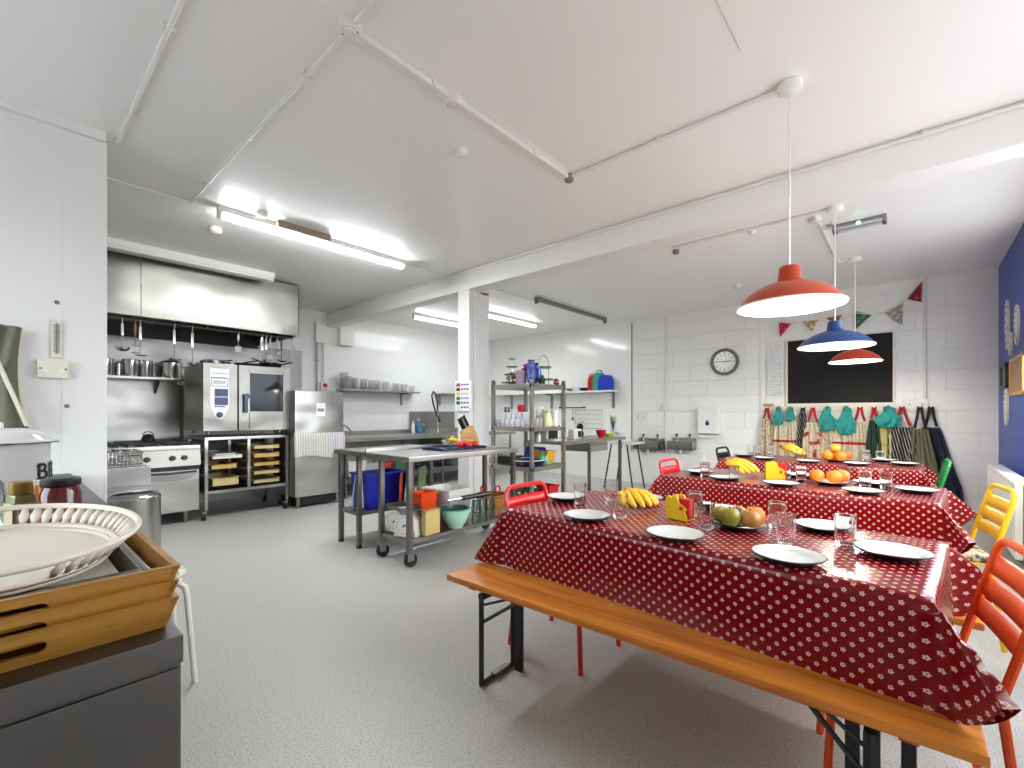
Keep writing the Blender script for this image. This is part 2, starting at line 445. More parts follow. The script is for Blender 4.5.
junction('grey end box of the conduit behind the beam', ax(676, 250), .034, .04, m=M_GREY)
junction('round white box beside the blue pendant rose', ax(815, 219), .045, .03)

# fluorescent battens
M_TUBE = emit('lit_tube', (255, 250, 240), TUBE)
M_DIFF = emit('lit_diffuser', (246, 250, 255), DIFF)
M_DIFF2 = emit('lit_diffuser_dim', (246, 250, 255), DIFF * .22)
M_DIFF_OFF = paint((232, 230, 222), .3)
def batten(label, p, q, lit=True, power=1.0, w=.065, h=.05, z=CEIL, dark=False, gap=0):
    """straight batten from p to q (ceiling points), along +y"""
    L = (Vector(q) - Vector(p)).length; a = math.atan2(q[1] - p[1], q[0] - p[0])
    t = thing('fluorescent_batten', label, 'light fitting', ((p[0] + q[0]) / 2, (p[1] + q[1]) / 2, z), a, 'ceiling battens')
    MB().box((0, 0, -h / 2), (L, w, h), bev=.006).build('housing', M_GREY if dark else M_WHITE, t)
    if lit:
        L_ = bpy.data.lights.new('batten_lamp', 'AREA'); L_.shape = 'RECTANGLE'; L_.size = L - .1; L_.size_y = .045; L_.energy = TUBE * L * power; L_.color = (.94, .98, 1)
        lo = bpy.data.objects.new('batten_lamp', L_); COL.objects.link(lo); lo.location = (0, 0, -h - .046); lo.parent = t
        MB().box((0, 0, -h - .022), (L - .06, .05, .042), bev=.016, seg=3).build('diffuser', M_DIFF if power == 1 else M_DIFF2, t)
    elif not dark: MB().box((0, 0, -h - .02), (L - .06, w * 1.1, .04), bev=.014, seg=3).build('diffuser', M_DIFF_OFF, t)
    for s in (-1, 1): MB().box((s * (L / 2 - .015), 0, -h - .018), (.03, .058, .05), bev=.006).build('end_cap', M_WHITE if not dark else M_GREY, t)
    return t
b0, b1 = ax(217, 206), ax(405, 261)
bx_ = (b0.x + b1.x) / 2
t = batten('long lit fluorescent batten on the kitchen ceiling with a wooden box', (bx_, b0.y), (bx_, b1.y))
wb0, wb1 = ax(280, 218), ax(330, 236)
MB().bx(wb0.y - (b0.y + b1.y) / 2, wb1.y - (b0.y + b1.y) / 2, -.10, -.034, -.062, 0, .004).build('control_box', paint((150, 134, 116), .5), t)
h0_, h1_ = onz(60, 236, CEIL - .06), onz(273, 279, CEIL - .06)
batten('wide unlit cream batten in front of the steel extractor hood', (h1_.x, h0_.y - .25), (h1_.x, h1_.y), lit=False, w=.12, h=.06)
k0, k1 = ax(413, 313), ax(470, 326)
batten('lit batten seen beyond the beam left of the column', (k0.x, k0.y), (k0.x, k0.y + 1.55), power=.24)
k2, k3 = ax(486, 309), ax(536, 323)
batten('lit batten seen beyond the beam right of the column', (k3.x, k3.y - 1.75), (k3.x, k3.y), power=.5)
d0, d1 = ax(536, 297), ax(600, 319)
batten('dark unlit batten on the far ceiling over the shelving rack', (d0.x, d0.y), (d0.x, d1.y), lit=False, dark=True)
# emergency light
e0, e1 = ax(834, 226), ax(886, 212)
ey = (e0.y + e1.y) / 2 - .02
t = thing('emergency_light', 'clear plastic emergency light with a green lamp on the ceiling', 'emergency light', ((e0.x + e1.x) / 2, ey, CEIL))
W = e1.x - e0.x
MB().box((0, 0, -.012), (W, .12, .024), bev=.004).build('base_plate', M_WHITE, t)
t2 = NT('frosted_cover'); t2.base((.9, .92, .92), .25); t2.b.inputs['Transmission Weight'].default_value = .75; t2.b.inputs['IOR'].default_value = 1.2
MB().box((0, 0, -.052), (W, .11, .056), bev=.014).build('cover', t2.m, t)
MB().ell((0, -.05, -.052), (.016, .012, .012)).build('indicator_lamp', emit('green_led', (150, 255, 210), 6), t)
for s in (-1, 1): MB().box((s * (W / 2 - .01), 0, -.05), (.03, .116, .064), bev=.004).build('end_cap', M_STEEL_D, t)

# pendants
def pendant(label, p, rim_z, rgb, rad=.30, warm=1.0):
    t = thing('pendant_lamp', label, 'pendant lamp', (p.x, p.y, CEIL), 0, 'enamel pendant lamps over the tables')
    dz = rim_z - CEIL
    MB().lathe([(0, -.05), (.035, -.05), (.055, -.04), (.058, -.006), (.05, 0), (0, 0)], 24).build('ceiling_rose', M_WHITE, t)
    MB().cyl((0, 0, -.045), (0, 0, dz + .205), .0045, seg=8).build('cord', M_WHITE, t)
    prof = [(.0, .25), (.052, .25), (.058, .243), (.066, .17), (.072, .155), (.11, .146), (.19, .112), (.25, .066), (.285, .022), (.30, .0)]
    k = rad / .30
    prof = [(r * k, z * .82) for r, z in prof]
    sh = MB().lathe(prof, 48, (0, 0, dz)).build('lamp_shade', paint(rgb, .3, var=.04), t)
    inn = [(max(0, r - .004), z - .004) for r, z in prof]; inn[-1] = (rad - .002, 0)
    MB().lathe(inn[3:], 48, (0, 0, dz)).build('shade_lining', M_WHITE, sh)
    MB().lathe([(rad - .004, -.004), (rad + .003, -.004), (rad + .003, .004), (rad - .004, .004), (rad - .004, -.004)], 48, (0, 0, dz)).build('rim', M_WHITE, sh)
    MB().cyl((0, 0, dz + .10), (0, 0, dz + .17), .024, seg=16).build('lamp_holder', M_WHITE, t)
    MB().ell((0, 0, dz + .032), (.042, .042, .046), 24).cyl((0, 0, dz + .068), (0, 0, dz + .115), .028, .022, 16).build('bulb', emit('warm_bulb', (255, 243, 224), BULB * warm), t)
    return t
pendant('large orange enamel pendant lamp nearest the viewer', pr1, 1.80, (166, 54, 16), .245)
pendant('blue enamel pendant lamp hanging over the middle table', pr2, 1.80, (16, 54, 110), .265)
pendant('red-orange enamel pendant lamp furthest away, below the blue one', pr3, 1.815, (160, 44, 20), .24)
# ================================================================== KITCHEN WALL
# extractor hood
HX = -6.12
hy1 = onx(299, 300, HX).y
t = thing('extractor_hood', 'big stainless steel extractor hood over the cooker and the combi oven', 'extractor hood', (HX, hy1, 2.27))
D, L = HX - XK, hy1 + .1
for y0, y1 in ((-L, onx(141, 300, HX).y - hy1 - .002), (onx(141, 300, HX).y - hy1 + .002, 0)):
    MB().bx(-.012, 0, y0, y1, 0, CEIL - 2.27 - .02, .002).build('front_panel', M_STEEL_W, t)
MB().bx(-D, 0, -.012, 0, 0, CEIL - 2.27 - .02).build('end_panel', M_STEEL_H, t)
MB().bx(-.05, -.012, -L, -.02, 0, .02).build('drip_lip', M_STEEL_D, t)
M_FILT = steel('filter_steel', (92, 90, 86), .45)
n = 8
for i in range(n):
    y = -L + .06 + (L - .1) * (i + .5) / n; w = (L - .1) / n - .015
    b = MB().box((0, 0, 0), (.02, w, .5), bev=.003)
    for k in range(7): b.box((.014, -w / 2 + w * (k + .5) / 7, 0), (.012, w / 12, .46))
    f = b.build('grease_filter', M_FILT, t, (-D * .52, y, .27)); f.rotation_euler[1] = R(32)
MB().bx(-D, -D + .01, -L, -.02, -.05, .6).build('back_panel', paint((62, 60, 58), .45), t)
for k in range(4):
    MB().cyl((-D + .01, -L + .5 + k * .62, .0), (-D + .03, -L + .5 + k * .62, .0), .018, seg=12).build('bolt', M_BLACK, t)
rail = MB().cyl((-.16, -L, -.02), (-.16, -.03, -.02), .008, seg=8)
for y in (-L + .2, -1.0, -.1): rail.cyl((-.16, y, -.02), (-.16, y, .02), .006, seg=6)
rail.build('hanging_rail', M_STEEL_D, t)
RX, RZ = HX - .16, 2.25
# stainless cladding and splashback
sb = thing('splashback', 'tall stainless steel splashback behind the hob below the pan shelf', 'splashback', (XK + .003, .3, .9))
y1 = onx(183, 400, XK).y
MB().bx(.0, .014, .0, y1 - .3, 0, .78, .003).build('sheet', M_STEEL_H, sb)
MB().bx(.012, .03, y1 - .34, y1 - .3, -.2, .86, .003).build('edge_strip', M_GREY, sb)
struct('trim_6', MB().bx(XK, XK + .006, -.6, 3.3, 1.62, 2.26), M_STEEL_H)

# pan shelf
SZ = 1.70
sy1 = onx(185, 378, XK + .32).y
t = thing('pan_shelf', 'stainless steel wall shelf carrying the cooking pots', 'shelf', (XK, 0, SZ))
MB().bx(.014, .34, .0, sy1, -.03, 0, .004).build('shelf_board', M_STEEL_H, t)
for y in (.3, sy1 - .25): MB().prism([(0.014, -.03), (.3, -.03), (.014, -.2)], .02, (0, y, 0), Matrix.Rotation(PI / 2, 4, 'X')).build('bracket', M_STEEL_D, t)
def pot(label, px0, px1, h, lid=False, x=None, dark=False):
    x = XK + .19 if x is None else x
    a, b = onx(px0, 370, x), onx(px1, 370, x); r = min((b - a).length * .5, .15); c = (a + b) / 2
    t = thing('cooking_pot', label, 'cooking pot', (x, c.y, SZ + .001), 0, 'pots on the steel wall shelf')
    MB().lathe([(0, 0), (r * .96, 0), (r, .008), (r, h), (r + .006, h + .004), (r - .004, h + .003), (r - .005, .01), (0, .01)], 36).build('body', M_CHROME, t)
    for s in (-1, 1):
        MB().tube([(0, s * r, h * .78), (0, s * (r + .035), h * .8), (.05, s * (r + .04), h * .8), (.05, s * (r - .012), h * .78)], .006).build('handle', M_STEEL_D, t)
    if lid:
        MB().lathe([(0, h + .045), (r * .5, h + .035), (r, h + .012), (r + .008, h + .004), (r, h + .003), (0, h + .003)], 32).build('lid', M_CHROME, t)
        MB().lathe([(0, h + .075), (.02, h + .07), (.012, h + .04), (0, h + .04)], 12).build('lid_knob', M_BLACK, t)
    return t
pot('small steel saucepan at the left end of the pan shelf', 96, 114, .20)
pot('tall shiny stock pot left of the middle of the pan shelf', 122, 139, .21)
pot('shiny steel pot touching the stock pot on the pan shelf', 139, 153, .205)
pot('lidded steel casserole at the right end of the pan shelf', 160, 182, .20, True)
pot('low dark-sided saucepan between the first two pots on the pan shelf', 114, 123, .16, x=XK + .13)

# hanging utensils
def utensil(kind, label, px, L=.33, tilt=0, mat=None, head=.05, wooden=False):
    p = onx(px, 340, RX)
    t = thing(kind, label, kind.replace('_', ' '), (RX + .012, p.y, RZ - .012), tilt, 'utensils hanging from the hood rail')
    m = mat or M_CHROME
    h = MB().tube([(0, 0, .02), (.012, 0, .028), (.016, 0, .01), (.006, 0, -.02), (0, 0, -.06), (0, 0, -L)], .007, 8, rfun=lambda k: .6 + .7 * k * (1 - k) * 2)
    h.box((0, 0, -L * .35), (.006, .022, L * .4), bev=.002)
    h.build('handle', M_WOODD if wooden else m, t)
    if kind == 'ladle':
        MB().lathe([(0, 0), (head * .6, .008), (head * .95, .03), (head, .045), (head - .004, .045), (head * .5, .012), (0, .005)], 24, (head * .4, 0, -L - .03)).build('bowl', m, t)
    elif kind == 'slotted_turner':
        b = MB(); w, hh = .070, .09
        b.bx(-.002, .002, -w / 2, w / 2, -L - .015, -L, 0).bx(-.002, .002, -w / 2, w / 2, -L - hh, -L - hh + .016)
        for k in range(6): y = -w / 2 + .006 + k * (w - .012) / 5; b.bx(-.002, .002, y - .0035, y + .0035, -L - hh, -L)
        b.build('blade', M_STEEL_D, t)
    elif kind == 'whisk':
        b = MB()
        for k in range(5):
            a = PI * k / 5
            b.tube([(cos(a) * .034 * sin(PI * u), sin(a) * .034 * sin(PI * u), -L - .15 * (1 - cos(PI * u)) / 2) for u in [i / 12 for i in range(13)]], .0016, 5)
            b.tube([(-cos(a) * .034 * sin(PI * u), -sin(a) * .034 * sin(PI * u), -L - .15 * (1 - cos(PI * u)) / 2) for u in [i / 12 for i in range(13)]], .0016, 5)
        b.build('wire_head', m, t)
    elif kind == 'skimmer':
        b = MB().lathe([(0, 0), (head, .012), (head + .004, .016), (head, .009), (0, -.004)], 24, (head * .5, 0, -L - .02))
        b.build('disc', m, t)
    elif kind == 'tongs':
        MB().tube([(0, .0, 0), (.0, .05, -L)], .007).build('arm', m, t)
        MB().tube([(0, .0, 0), (.0, -.05, -L * .9)], .007).build('arm', m, t)
    return t
utensil('ladle', 'steel ladle hanging furthest left from the hood', 122, .31, head=.065)
utensil('slotted_turner', 'slotted turner with a wooden handle hanging from the hood', 135, .26, wooden=True)
utensil('skimmer', 'skimmer with a long white-bright handle next to the slotted turner', 140, .36)
utensil('skimmer', 'long steel skimmer hanging above the lidded casserole', 174, .38, head=.06)
utensil('ladle', 'long ladle hanging just left of the combi oven', 192, .42, head=.06)
utensil('slotted_turner', 'short steel turner hanging over the middle of the combi oven', 238, .16)
utensil('tongs', 'steel tongs hanging open above the oven window', 262, .34)
utensil('ladle', 'steel ladle hanging in the cluster beside the tongs', 266, .32, head=.05)
utensil('slotted_turner', 'slotted steel turner in the cluster over the oven door', 270, .22)
utensil('whisk', 'wire balloon whisk hanging in the cluster right of the turner', 277, .16)
utensil('skimmer', 'dark skimmer hanging at the right of the utensil cluster', 281, .30, mat=M_IRON)
utensil('tongs', 'thin pair of tongs hanging at the very end of the hood', 292, .28, mat=M_STEEL_D)

# range cooker
KX = -6.2
t = thing('range_cooker', 'commercial gas range cooker with black hob and steel oven door', 'cooker', (KX, 1.05, 0))
W = .51
MB().bx(-.88, -.03, -W, W, .13, .62, .004).build('carcass', M_STEEL, t)
MB().bx(-.9, .015, -W, W, .835, .885, .006).bx(-.9, -.03, -W, W, .62, .84).build('hob_top', M_STEEL_H, t)
MB().prism([(-.03, .835), (.005, .835), (.03, .655), (-.03, .655)], 2 * W, (0, W, 0), Matrix.Rotation(PI / 2, 4, 'X')).build('control_panel', M_STEEL_W, t)
MB().bx(-.04, .0, -W, W, .605, .65).build('shadow_gap', M_BLACK, t)
for y in (-.40, -.14, .02, .245, .355):
    k = MB().lathe([(0, .038), (.026, .036), (.03, .0), (0, 0)], 20).box((0, 0, .04), (.012, .054, .012), bev=.002)
    o = k.build('knob', M_BLACK, t, (.016, y, .745)); o.rotation_euler[1] = PI / 2 - .13
dr = MB().bx(-.03, .012, -W + .03, W - .02, .14, .60, .005).build('oven_door', M_STEEL_H, t)
lens = [(.24 * cos(a), -.085 * sin(a)) for a in [PI * i / 16 for i in range(17)]]
MB().prism([(x, y) for x, y in lens], .006, (.010, .26 - .02, .575), Matrix(((0, 0, 1, 0), (1, 0, 0, 0), (0, 1, 0, 0), (0, 0, 0, 1)))).build('grip_recess', M_STEEL_D, dr)
MB().tube([(.02, .26 - .26, .585), (.03, .24, .578), (.02, .26 + .21, .585)], .012, 8).build('handle', M_BLACK, dr)
for s in (-1, 1):
    for x in (-.08, -.8): MB().cyl((x, s * (W - .12), .13), (x, s * (W - .12), .0), .03, .026, 14).build('foot', M_STEEL_D, t)
for i in range(2):
    for j in range(3):
        cx, cyy = -.26 - .4 * i, -.34 + .34 * j
        b = MB()
        for k in (-1, 0, 1):
            b.box((cx, cyy + k * .12, .905), (.36, .014, .02), bev=.003).box((cx + k * .14, cyy, .905), (.014, .30, .02), bev=.003)
        for a in (-1, 1):
            for c in (-1, 1): b.bx(cx + a * .16 - .008, cx + a * .16 + .008, cyy + c * .13 - .008, cyy + c * .13 + .008, .885, .91)
        b.build('pan_grate', M_IRON, t)
        MB().lathe([(0, .902), (.03, .9), (.045, .892), (.05, .885), (0, .885)], 20, (cx, cyy, 0)).build('burner', M_BLACK, t)
# small crumbs of hardware: moka pot left on the hob
t = thing('kettle', 'small dark kettle standing on the hob by the splashback', 'kettle', (-6.75, 1.18, .916))
MB().lathe([(0, 0), (.06, 0), (.065, .03), (.05, .07), (.03, .085), (0, .09)], 24).build('body', M_IRON, t)
MB().tube(arc((0, 0, .06), .055, .3, PI - .3, 10, 'yz'), .006).build('handle', M_BLACK, t)
MB().tube([(.05, 0, .03), (.08, 0, .05), (.095, 0, .075)], .009).build('spout', M_IRON, t)

# combi oven on its trolley
OX = -6.17
oy0, oy1 = onx(203, 400, OX).y, onx(290, 400, OX).y
t = thing('combi_oven', 'stainless combi oven with white control panel and glass door', 'oven', (OX, oy0, 1.035))
H, WD = .80, oy1 - oy0
dy = onx(238, 400, OX).y - oy0
MB().bx(-.80, -.045, 0, WD, 0, H, .006).build('casing', M_STEEL, t)
MB().bx(-.05, 0, .0, dy - .006, 0, H, .006).build('control_column', M_STEEL_W, t)
wy0, wy1 = onx(250, 400, OX).y - oy0, onx(283, 400, OX).y - oy0
d = MB().bx(-.05, .006, dy + .008, wy0, 0, H, .004).bx(-.05, .006, wy1, WD, 0, H, .004).bx(-.05, .006, wy0 - .01, wy1 + .01, .0, .235).bx(-.05, .006, wy0 - .01, wy1 + .01, .71, H).build('door', M_STEEL_W, t)
gl = NT('dark_oven_glass'); gl.base(srgb(16, 20, 28), .05, 0, .2)
MB().bx(-.03, -.006, wy0 - .004, wy1 + .004, .228, .715).build('window', gl.m, d)
hb = MB().box((.03, dy + .075, .33), (.035, .045, .22), bev=.01).cyl((0, dy + .085, .42), (.05, dy + .085, .42), .034, seg=20)
hb.build('handle', M_NAVY, d)
cp = MB(); c0, c1 = onx(209.5, 400, OX).y - oy0, onx(229, 400, OX).y - oy0; cm = (c0 + c1) / 2; cw = (c1 - c0) / 2
cp.prism([(-cw, .75), (cw, .75), (cw, .30), (cw * .9, .27), (.3 * cw, .14), (-.3 * cw, .14), (-cw * .9, .27), (-cw, .30)], .006, (0, cm, 0), Matrix(((0, 0, 1, 0), (1, 0, 0, 0), (0, 1, 0, 0), (0, 0, 0, 1))))
cp = cp.build('control_panel', paint((232, 234, 238), .3), t)
def plate(n, y0, y1, z0, z1, m, th=.003, par=cp): MB().bx(.006, .006 + th, y0, y1, z0, z1).build(n, m, par)
M_PAN = paint((24, 40, 92), .3)
b = MB()
for z0, z1 in ((.600, .606), (.665, .671), (.55, .556)): b.bx(.006, .008, c0 + .02, c1 - .02, z0 + .08, z1 + .08)
b.build('print_lines', M_PAN, cp)
b = MB()
for y0, y1, z0, z1 in ((c0 + .015, c1 - .012, .625, .63), (c0 + .015, c1 - .012, .53, .535), (c0 + .015, c0 + .02, .53, .63), (c1 - .017, c1 - .012, .53, .63)): b.bx(.006, .009, y0, y1, z0, z1)
b.build('display_frame', M_BLACK, cp)
plate('display', c0 + .04, c1 - .04, .56, .60, paint((168, 176, 150), .2))
for z0, z1 in ((.41, .50), (.31, .40)):
    plate('button_field', c0 + .05, c1 - .012, z0, z1, M_PAN)
    b = MB()
    for k in range(2 if z0 > .4 else 3): b.bx(.006, .01, c0 + .02, c0 + .042, z1 - .028 - k * .033, z1 - .008 - k * .033)
    b.build('button_row', M_PAN if z0 < 0 else M_WHITE, cp)
b = MB()
for k in range(5): b.bx(.006, .01, c0 + .05 + k * .022, c0 + .066 + k * .022, .285, .30)
b.build('indicator_row', M_PAN, cp)
o = MB().lathe([(0, .03), (.03, .028), (.033, 0), (0, 0)], 24).box((0, 0, .03), (.01, .05, .01)).build('dial', M_PAN, cp, (.006, cm, .195)); o.rotation_euler[1] = PI / 2
for y in (.08, WD - .1): MB().cyl((-.1, y, -.04), (-.1, y, 0), .025, seg=12).build('foot', M_STEEL_D, t)
for y in (.08, WD - .1): MB().cyl((-.7, y, -.04), (-.7, y, 0), .025, seg=12).build('foot', M_STEEL_D, t)

# pans lying on the combi oven
def pan(label, px, x, r, h, m, a, kind='frying_pan', z=1.836, hl=.2):
    p = onx(px, 350, x)
    t = thing(kind, label, kind.replace('_', ' '), (x, p.y, z), a, 'pans on top of the combi oven')
    MB().lathe([(0, 0), (r * .8, 0), (r, h), (r + .004, h), (r - .003, h - .002), (r * .78, .004), (0, .004)], 32).build('bowl', m, t)
    MB().tube([(r - .01, 0, h * .8), (r + .05, 0, h + .01), (r + hl, 0, h + .035)], .009, 8).build('handle', M_BLACK, t)
    return t
pan('shallow steel saucepan at the left front on top of the combi oven', 214, -6.40, .11, .055, M_CHROME, 2.2, 'saucepan')
pan('polished saucepan beside the first one on top of the combi oven', 232, -6.62, .11, .06, M_CHROME, .9, 'saucepan')
pan('dark frying pan in the middle of the combi oven top', 248, -6.44, .13, .045, M_IRON, 1.3)
pan('black frying pan at the right of the combi oven top', 270, -6.45, .14, .045, M_IRON, .5, z=1.836)
pan('black frying pan stacked in the right-hand one on the oven', 270, -6.45, .135, .045, M_IRON, -1.0, z=1.862)
pan('small steel pan at the left rear of the combi oven top', 208, -6.70, .09, .07, M_STEEL_D, 2.7, 'saucepan')

t = thing('oven_trolley', 'steel trolley on castors with runners under the combi oven', 'trolley', (OX, oy0 + .02, 0))
TW = WD - .04
for y in (.015, TW - .015):
    for x in (-.02, -.72):
        MB().bx(x - .018, x + .018, y - .018, y + .018, .12, .96, .003).build('leg', M_STEEL, t)
        c = MB().tube([(x, y, .125), (x + .0, y, .10), (x + .02, y - .02, .09)], .016, 8).box((x + .01, y - .02, .07), (.05, .05, .06), bev=.008).build('castor', M_STEEL_D, t)
        MB().cyl((x + .012, y - .04, .045), (x + .012, y - .01, .045), .045, seg=20).build('wheel', M_RUBBER, c)
MB().bx(-.74, .0, 0, TW, .93, .965, .003).build('top_frame', M_STEEL, t)
MB().bx(-.74, .0, 0, TW, .30, .335, .003).build('bottom_shelf', M_STEEL, t)
my = onx(249, 460, OX).y - oy0 - .02
for x in (-.03, -.74): MB().bx(x, x + .03, my - .016, my + .016, .335, .93).build('centre_post', M_STEEL, t)
zs_r = (.835, .725, .62, .515, .405); zs_l = (.74, .62, .42)
for z in zs_r:
    b = MB()
    for y in (my + .025, TW - .045): b.bx(-.72, 0, y - .012, y + .012, z - .036, z - .032)
    b.build('runner', M_STEEL_D, t)
for z in zs_l + (.52,):
    b = MB()
    for y in (.045, my - .025): b.bx(-.72, 0, y - .012, y + .012, z - .036, z - .032)
    b.build('runner', M_STEEL_D, t)
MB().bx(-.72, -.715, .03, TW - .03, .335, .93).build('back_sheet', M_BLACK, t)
M_TRAY = paint((206, 188, 130), .4, 0, .5, .18, 20); M_TRAYB = paint((208, 164, 84), .4, 0, .5, .2, 15)
def gtray(label, y0, y1, z, h, m, x1=.0, n='oven_tray'):
    o = thing(n, label, 'oven tray', (OX + x1, oy0 + .02 + (y0 + y1) / 2, z - .032), 0, 'baking trays in the oven trolley')
    w = y1 - y0; b = MB()
    b.bx(-.60, 0, -w / 2 + .02, w / 2 - .02, -.0, .004).bx(-.604, -.598, -w / 2 + .016, w / 2 - .016, 0, h).bx(-.004, .002, -w / 2 + .02, w / 2 - .02, 0, h)
    for s in (-1, 1): b.bx(-.6, 0, s * (w / 2 - .02) - .003, s * (w / 2 - .02) + .003, 0, h)
    b.build('pan', m, o)
    b = MB()
    for s in (-1, 1): b.bx(-.61, .012, s * (w / 2 - .009) - .012, s * (w / 2 - .009) + .012, h - .002, h + .002)
    b.bx(0, .012, -w / 2, w / 2, h - .002, h + .002).build('rim', m, o)
names_r = ('topmost', 'second', 'middle', 'fourth', 'lowest')
for z, nme in zip(zs_r, names_r): gtray(f'pale baking tray, {nme} of the right-hand column of the trolley', my + .04, TW - .10, z, .04 + .01 * (z == .725), M_TRAY if z not in (.725, .62) else M_TRAYB)
gtray('white baking tray, upper one in the left column of the trolley', .06, my - .06, .74, .035, M_WHITE)
gtray('shallow cream tray lying in the white tray of the trolley', .10, my - .12, .776, .02, M_CREAM, -.05)
gtray('golden baking tray in the middle of the left column of the trolley', .05, my - .12, .62, .05, M_TRAYB)
gtray('deep buff tray at the bottom of the left column of the trolley', .06, my - .10, .42, .09, M_TRAY)

# hood-type dishwasher
WX = -6.0
wy0, wy1 = onx(295, 430, WX).y, onx(343, 430, WX).y
t = thing('dishwasher', 'tall stainless pass-through dishwasher with a towel on its front', 'dishwasher', (WX, wy0, 0))
W = wy1 - wy0
MB().bx(-.70, 0, 0, W, .15, .93, .006).build('base_cabinet', M_STEEL, t)
hd = MB().bx(-.70, .01, -.005, W + .005, .975, 1.545, .012).build('hood', M_STEEL, t)
MB().bx(-.69, -.005, .005, W - .005, .93, .975).build('gap', M_STEEL_D, t)
for x in (-.06, -.64):
    for y in (.06, W - .06): MB().cyl((x, y, .15), (x, y, 0), .026, .022, 12).build('foot', M_STEEL_D, t)
MB().bx(-.62, -.07, .08, W - .08, .03, .12).build('drain_box', M_BLACK, t)
MB().tube([(.012, W - .04, 1.10), (.05, W + .03, 1.06), (.06, W + .09, .99), (.03, W + .09, .975), (.012, W - .02, .99)], .011, 8).build('handle', M_STEEL_D, hd)
la, lb = onx(316, 403, WX), onx(325, 416, WX)
st = MB().bx(.0105, .012, la.y - wy0, lb.y - wy0, lb.z, la.z).build('label', M_WHITEG, hd)
yy = la.y - wy0; b = MB()
for k, (o1, w1) in enumerate(((.022, .018), (.044, .012), (.06, .022), (.086, .016))): b.bx(.012, .0128, yy + o1, yy + o1 + w1, 1.275, 1.305)
b.bx(.012, .0128, yy + .018, yy + .104, 1.268, 1.272).bx(.012, .0128, yy + .018, yy + .104, 1.308, 1.312).build('print', paint((40, 92, 160), .4), st)
# towel over the front
def towel(label, y0, y1, z0, rgb, stripes):
    o = NT('towel_%d_%d_%d' % rgb); sp = o.n('ShaderNodeSeparateXYZ'); o.l(o.coord(), sp.inputs[0])
    s = o.math('FRACT', o.math('MULTIPLY', sp.outputs[1], stripes)); c = o.mix(o.math('GREATER_THAN', s, .6), srgb(*rgb), tuple(v * .62 for v in srgb(*rgb)))
    o.base(c, .9); o.bump(o.noise(o.coord(), 150), .4, .004)
    n = MB().grid(lambda u, v: (.03 + .008 * sin(u * 22) * (.3 + v) - .012 * (v < .08), (y0 + (y1 - y0) * u), .985 - (v * (.985 - z0 - .02 * sin(u * 5)))), 44, 14)
    ob = n.build('tea_towel', o.m, None, (WX, wy0, 0), solid=.006)
    return tag(ob, label, 'towel')
towel('grey cotton towel hanging over the dishwasher front', -.02, W * .74, .66, (212, 210, 200), 30)
towel('striped white and lilac tea towel at the dishwasher corner', W * .72, W + .01, .69, (222, 212, 220), 26)
MB_ = None
# emergency stop
p = onx(324, 386, XK + .05)
t = thing('stop_button', 'red emergency stop button on a white box above the dishwasher', 'stop button', (XK + .002, p.y, p.z))
MB().bx(0, .07, -.06, .06, -.06, .07, .006).build('box', M_WHITEG, t)
MB().cyl((.07, 0, .01), (.085, 0, .01), .022, seg=16).cyl((.085, 0, .01), (.105, 0, .01), .036, .033, 24).build('button', M_RED, t)
p = onx(317, 322, XK + .02); q = onx(322, 322, XK)
t = thing('cable_box', 'white cable box high on the wall between hood and beam', 'cable box', (XK + .002, p.y + .05, 2.42))
MB().bx(0, .07, -.09, .08, 0, .34, .004).build('box', M_WHITE, t); MB().bx(.07, .076, -.085, .075, .005, .335, .002).build('lid', M_WHITE, t)

# dishwash counter with sink
SX0 = -6.55
t = thing('sink_counter', 'stainless sink counter with upstand along the kitchen wall', 'sink counter', (XK, wy1 + .12, 0))
LN = 7.0 - wy1; fr = SX0 - XK + .35
MB().bx(.01, fr, 0, LN, .82, .86, .006).build('worktop', M_STEEL_H, t)
MB().bx(.005, .03, 0, LN, .86, .93, .004).bx(fr - .02, fr, 0, LN, .86, .875, .003).build('upstand', M_STEEL_H, t)
sy = onx(409, 432, XK).y - wy1 - .12
MB().bx(.03, .045, sy, sy + 1.15, .93, 1.28, .003).build('splash_panel', M_STEEL_D, t)
for y in (.06, LN * .5, LN - .1):
    for x in (.08, fr - .06): MB().cyl((x, y, 0), (x, y, .82), .02, seg=12).build('leg', M_LEG, t)
MB().bx(.06, fr - .04, .1, LN - .1, .28, .30).build('lower_shelf', M_STEEL_D, t)
MB().bx(.2, fr - .06, sy + .1, sy + .7, .62, .82).build('sink_bowl', M_STEEL_D, t)
# bottles by the sink
def bottle(label, p, h, r, m, cap=M_WHITE, kind='bottle', group=None):
    t = thing(kind, label, kind.replace('_', ' '), p, 0, group)
    MB().lathe([(0, 0), (r, 0), (r, h * .6), (r * .75, h * .72), (r * .35, h * .8), (r * .35, h * .9), (0, h * .9)], 20).build('body', m, t)
    MB().lathe([(0, h * .9), (r * .42, h * .9), (r * .42, h), (0, h)], 14).build('cap', cap, t)
    return t
gx = XK + .18
bottle('white squeeze bottle on the sink counter by the splash panel', Vector((gx, onx(413, 425, gx).y, .861)), .24, .035, M_WHITEG, group='bottles by the sink')
bottle('blue cleaning bottle standing on the sink counter', Vector((gx + .02, onx(418, 425, gx).y, .861)), .27, .045, paint((30, 120, 180), .25), group='bottles by the sink')
bottle('small green bottle beside the blue one on the sink counter', Vector((gx, onx(424, 425, gx).y, .861)), .17, .03, paint((40, 110, 70), .25), group='bottles by the sink')
bottle('clear jar right of the bottles on the sink counter', Vector((gx + .05, onx(431, 425, gx).y, .861)), .15, .05, M_GLASSG, M_STEEL_D, 'jar')
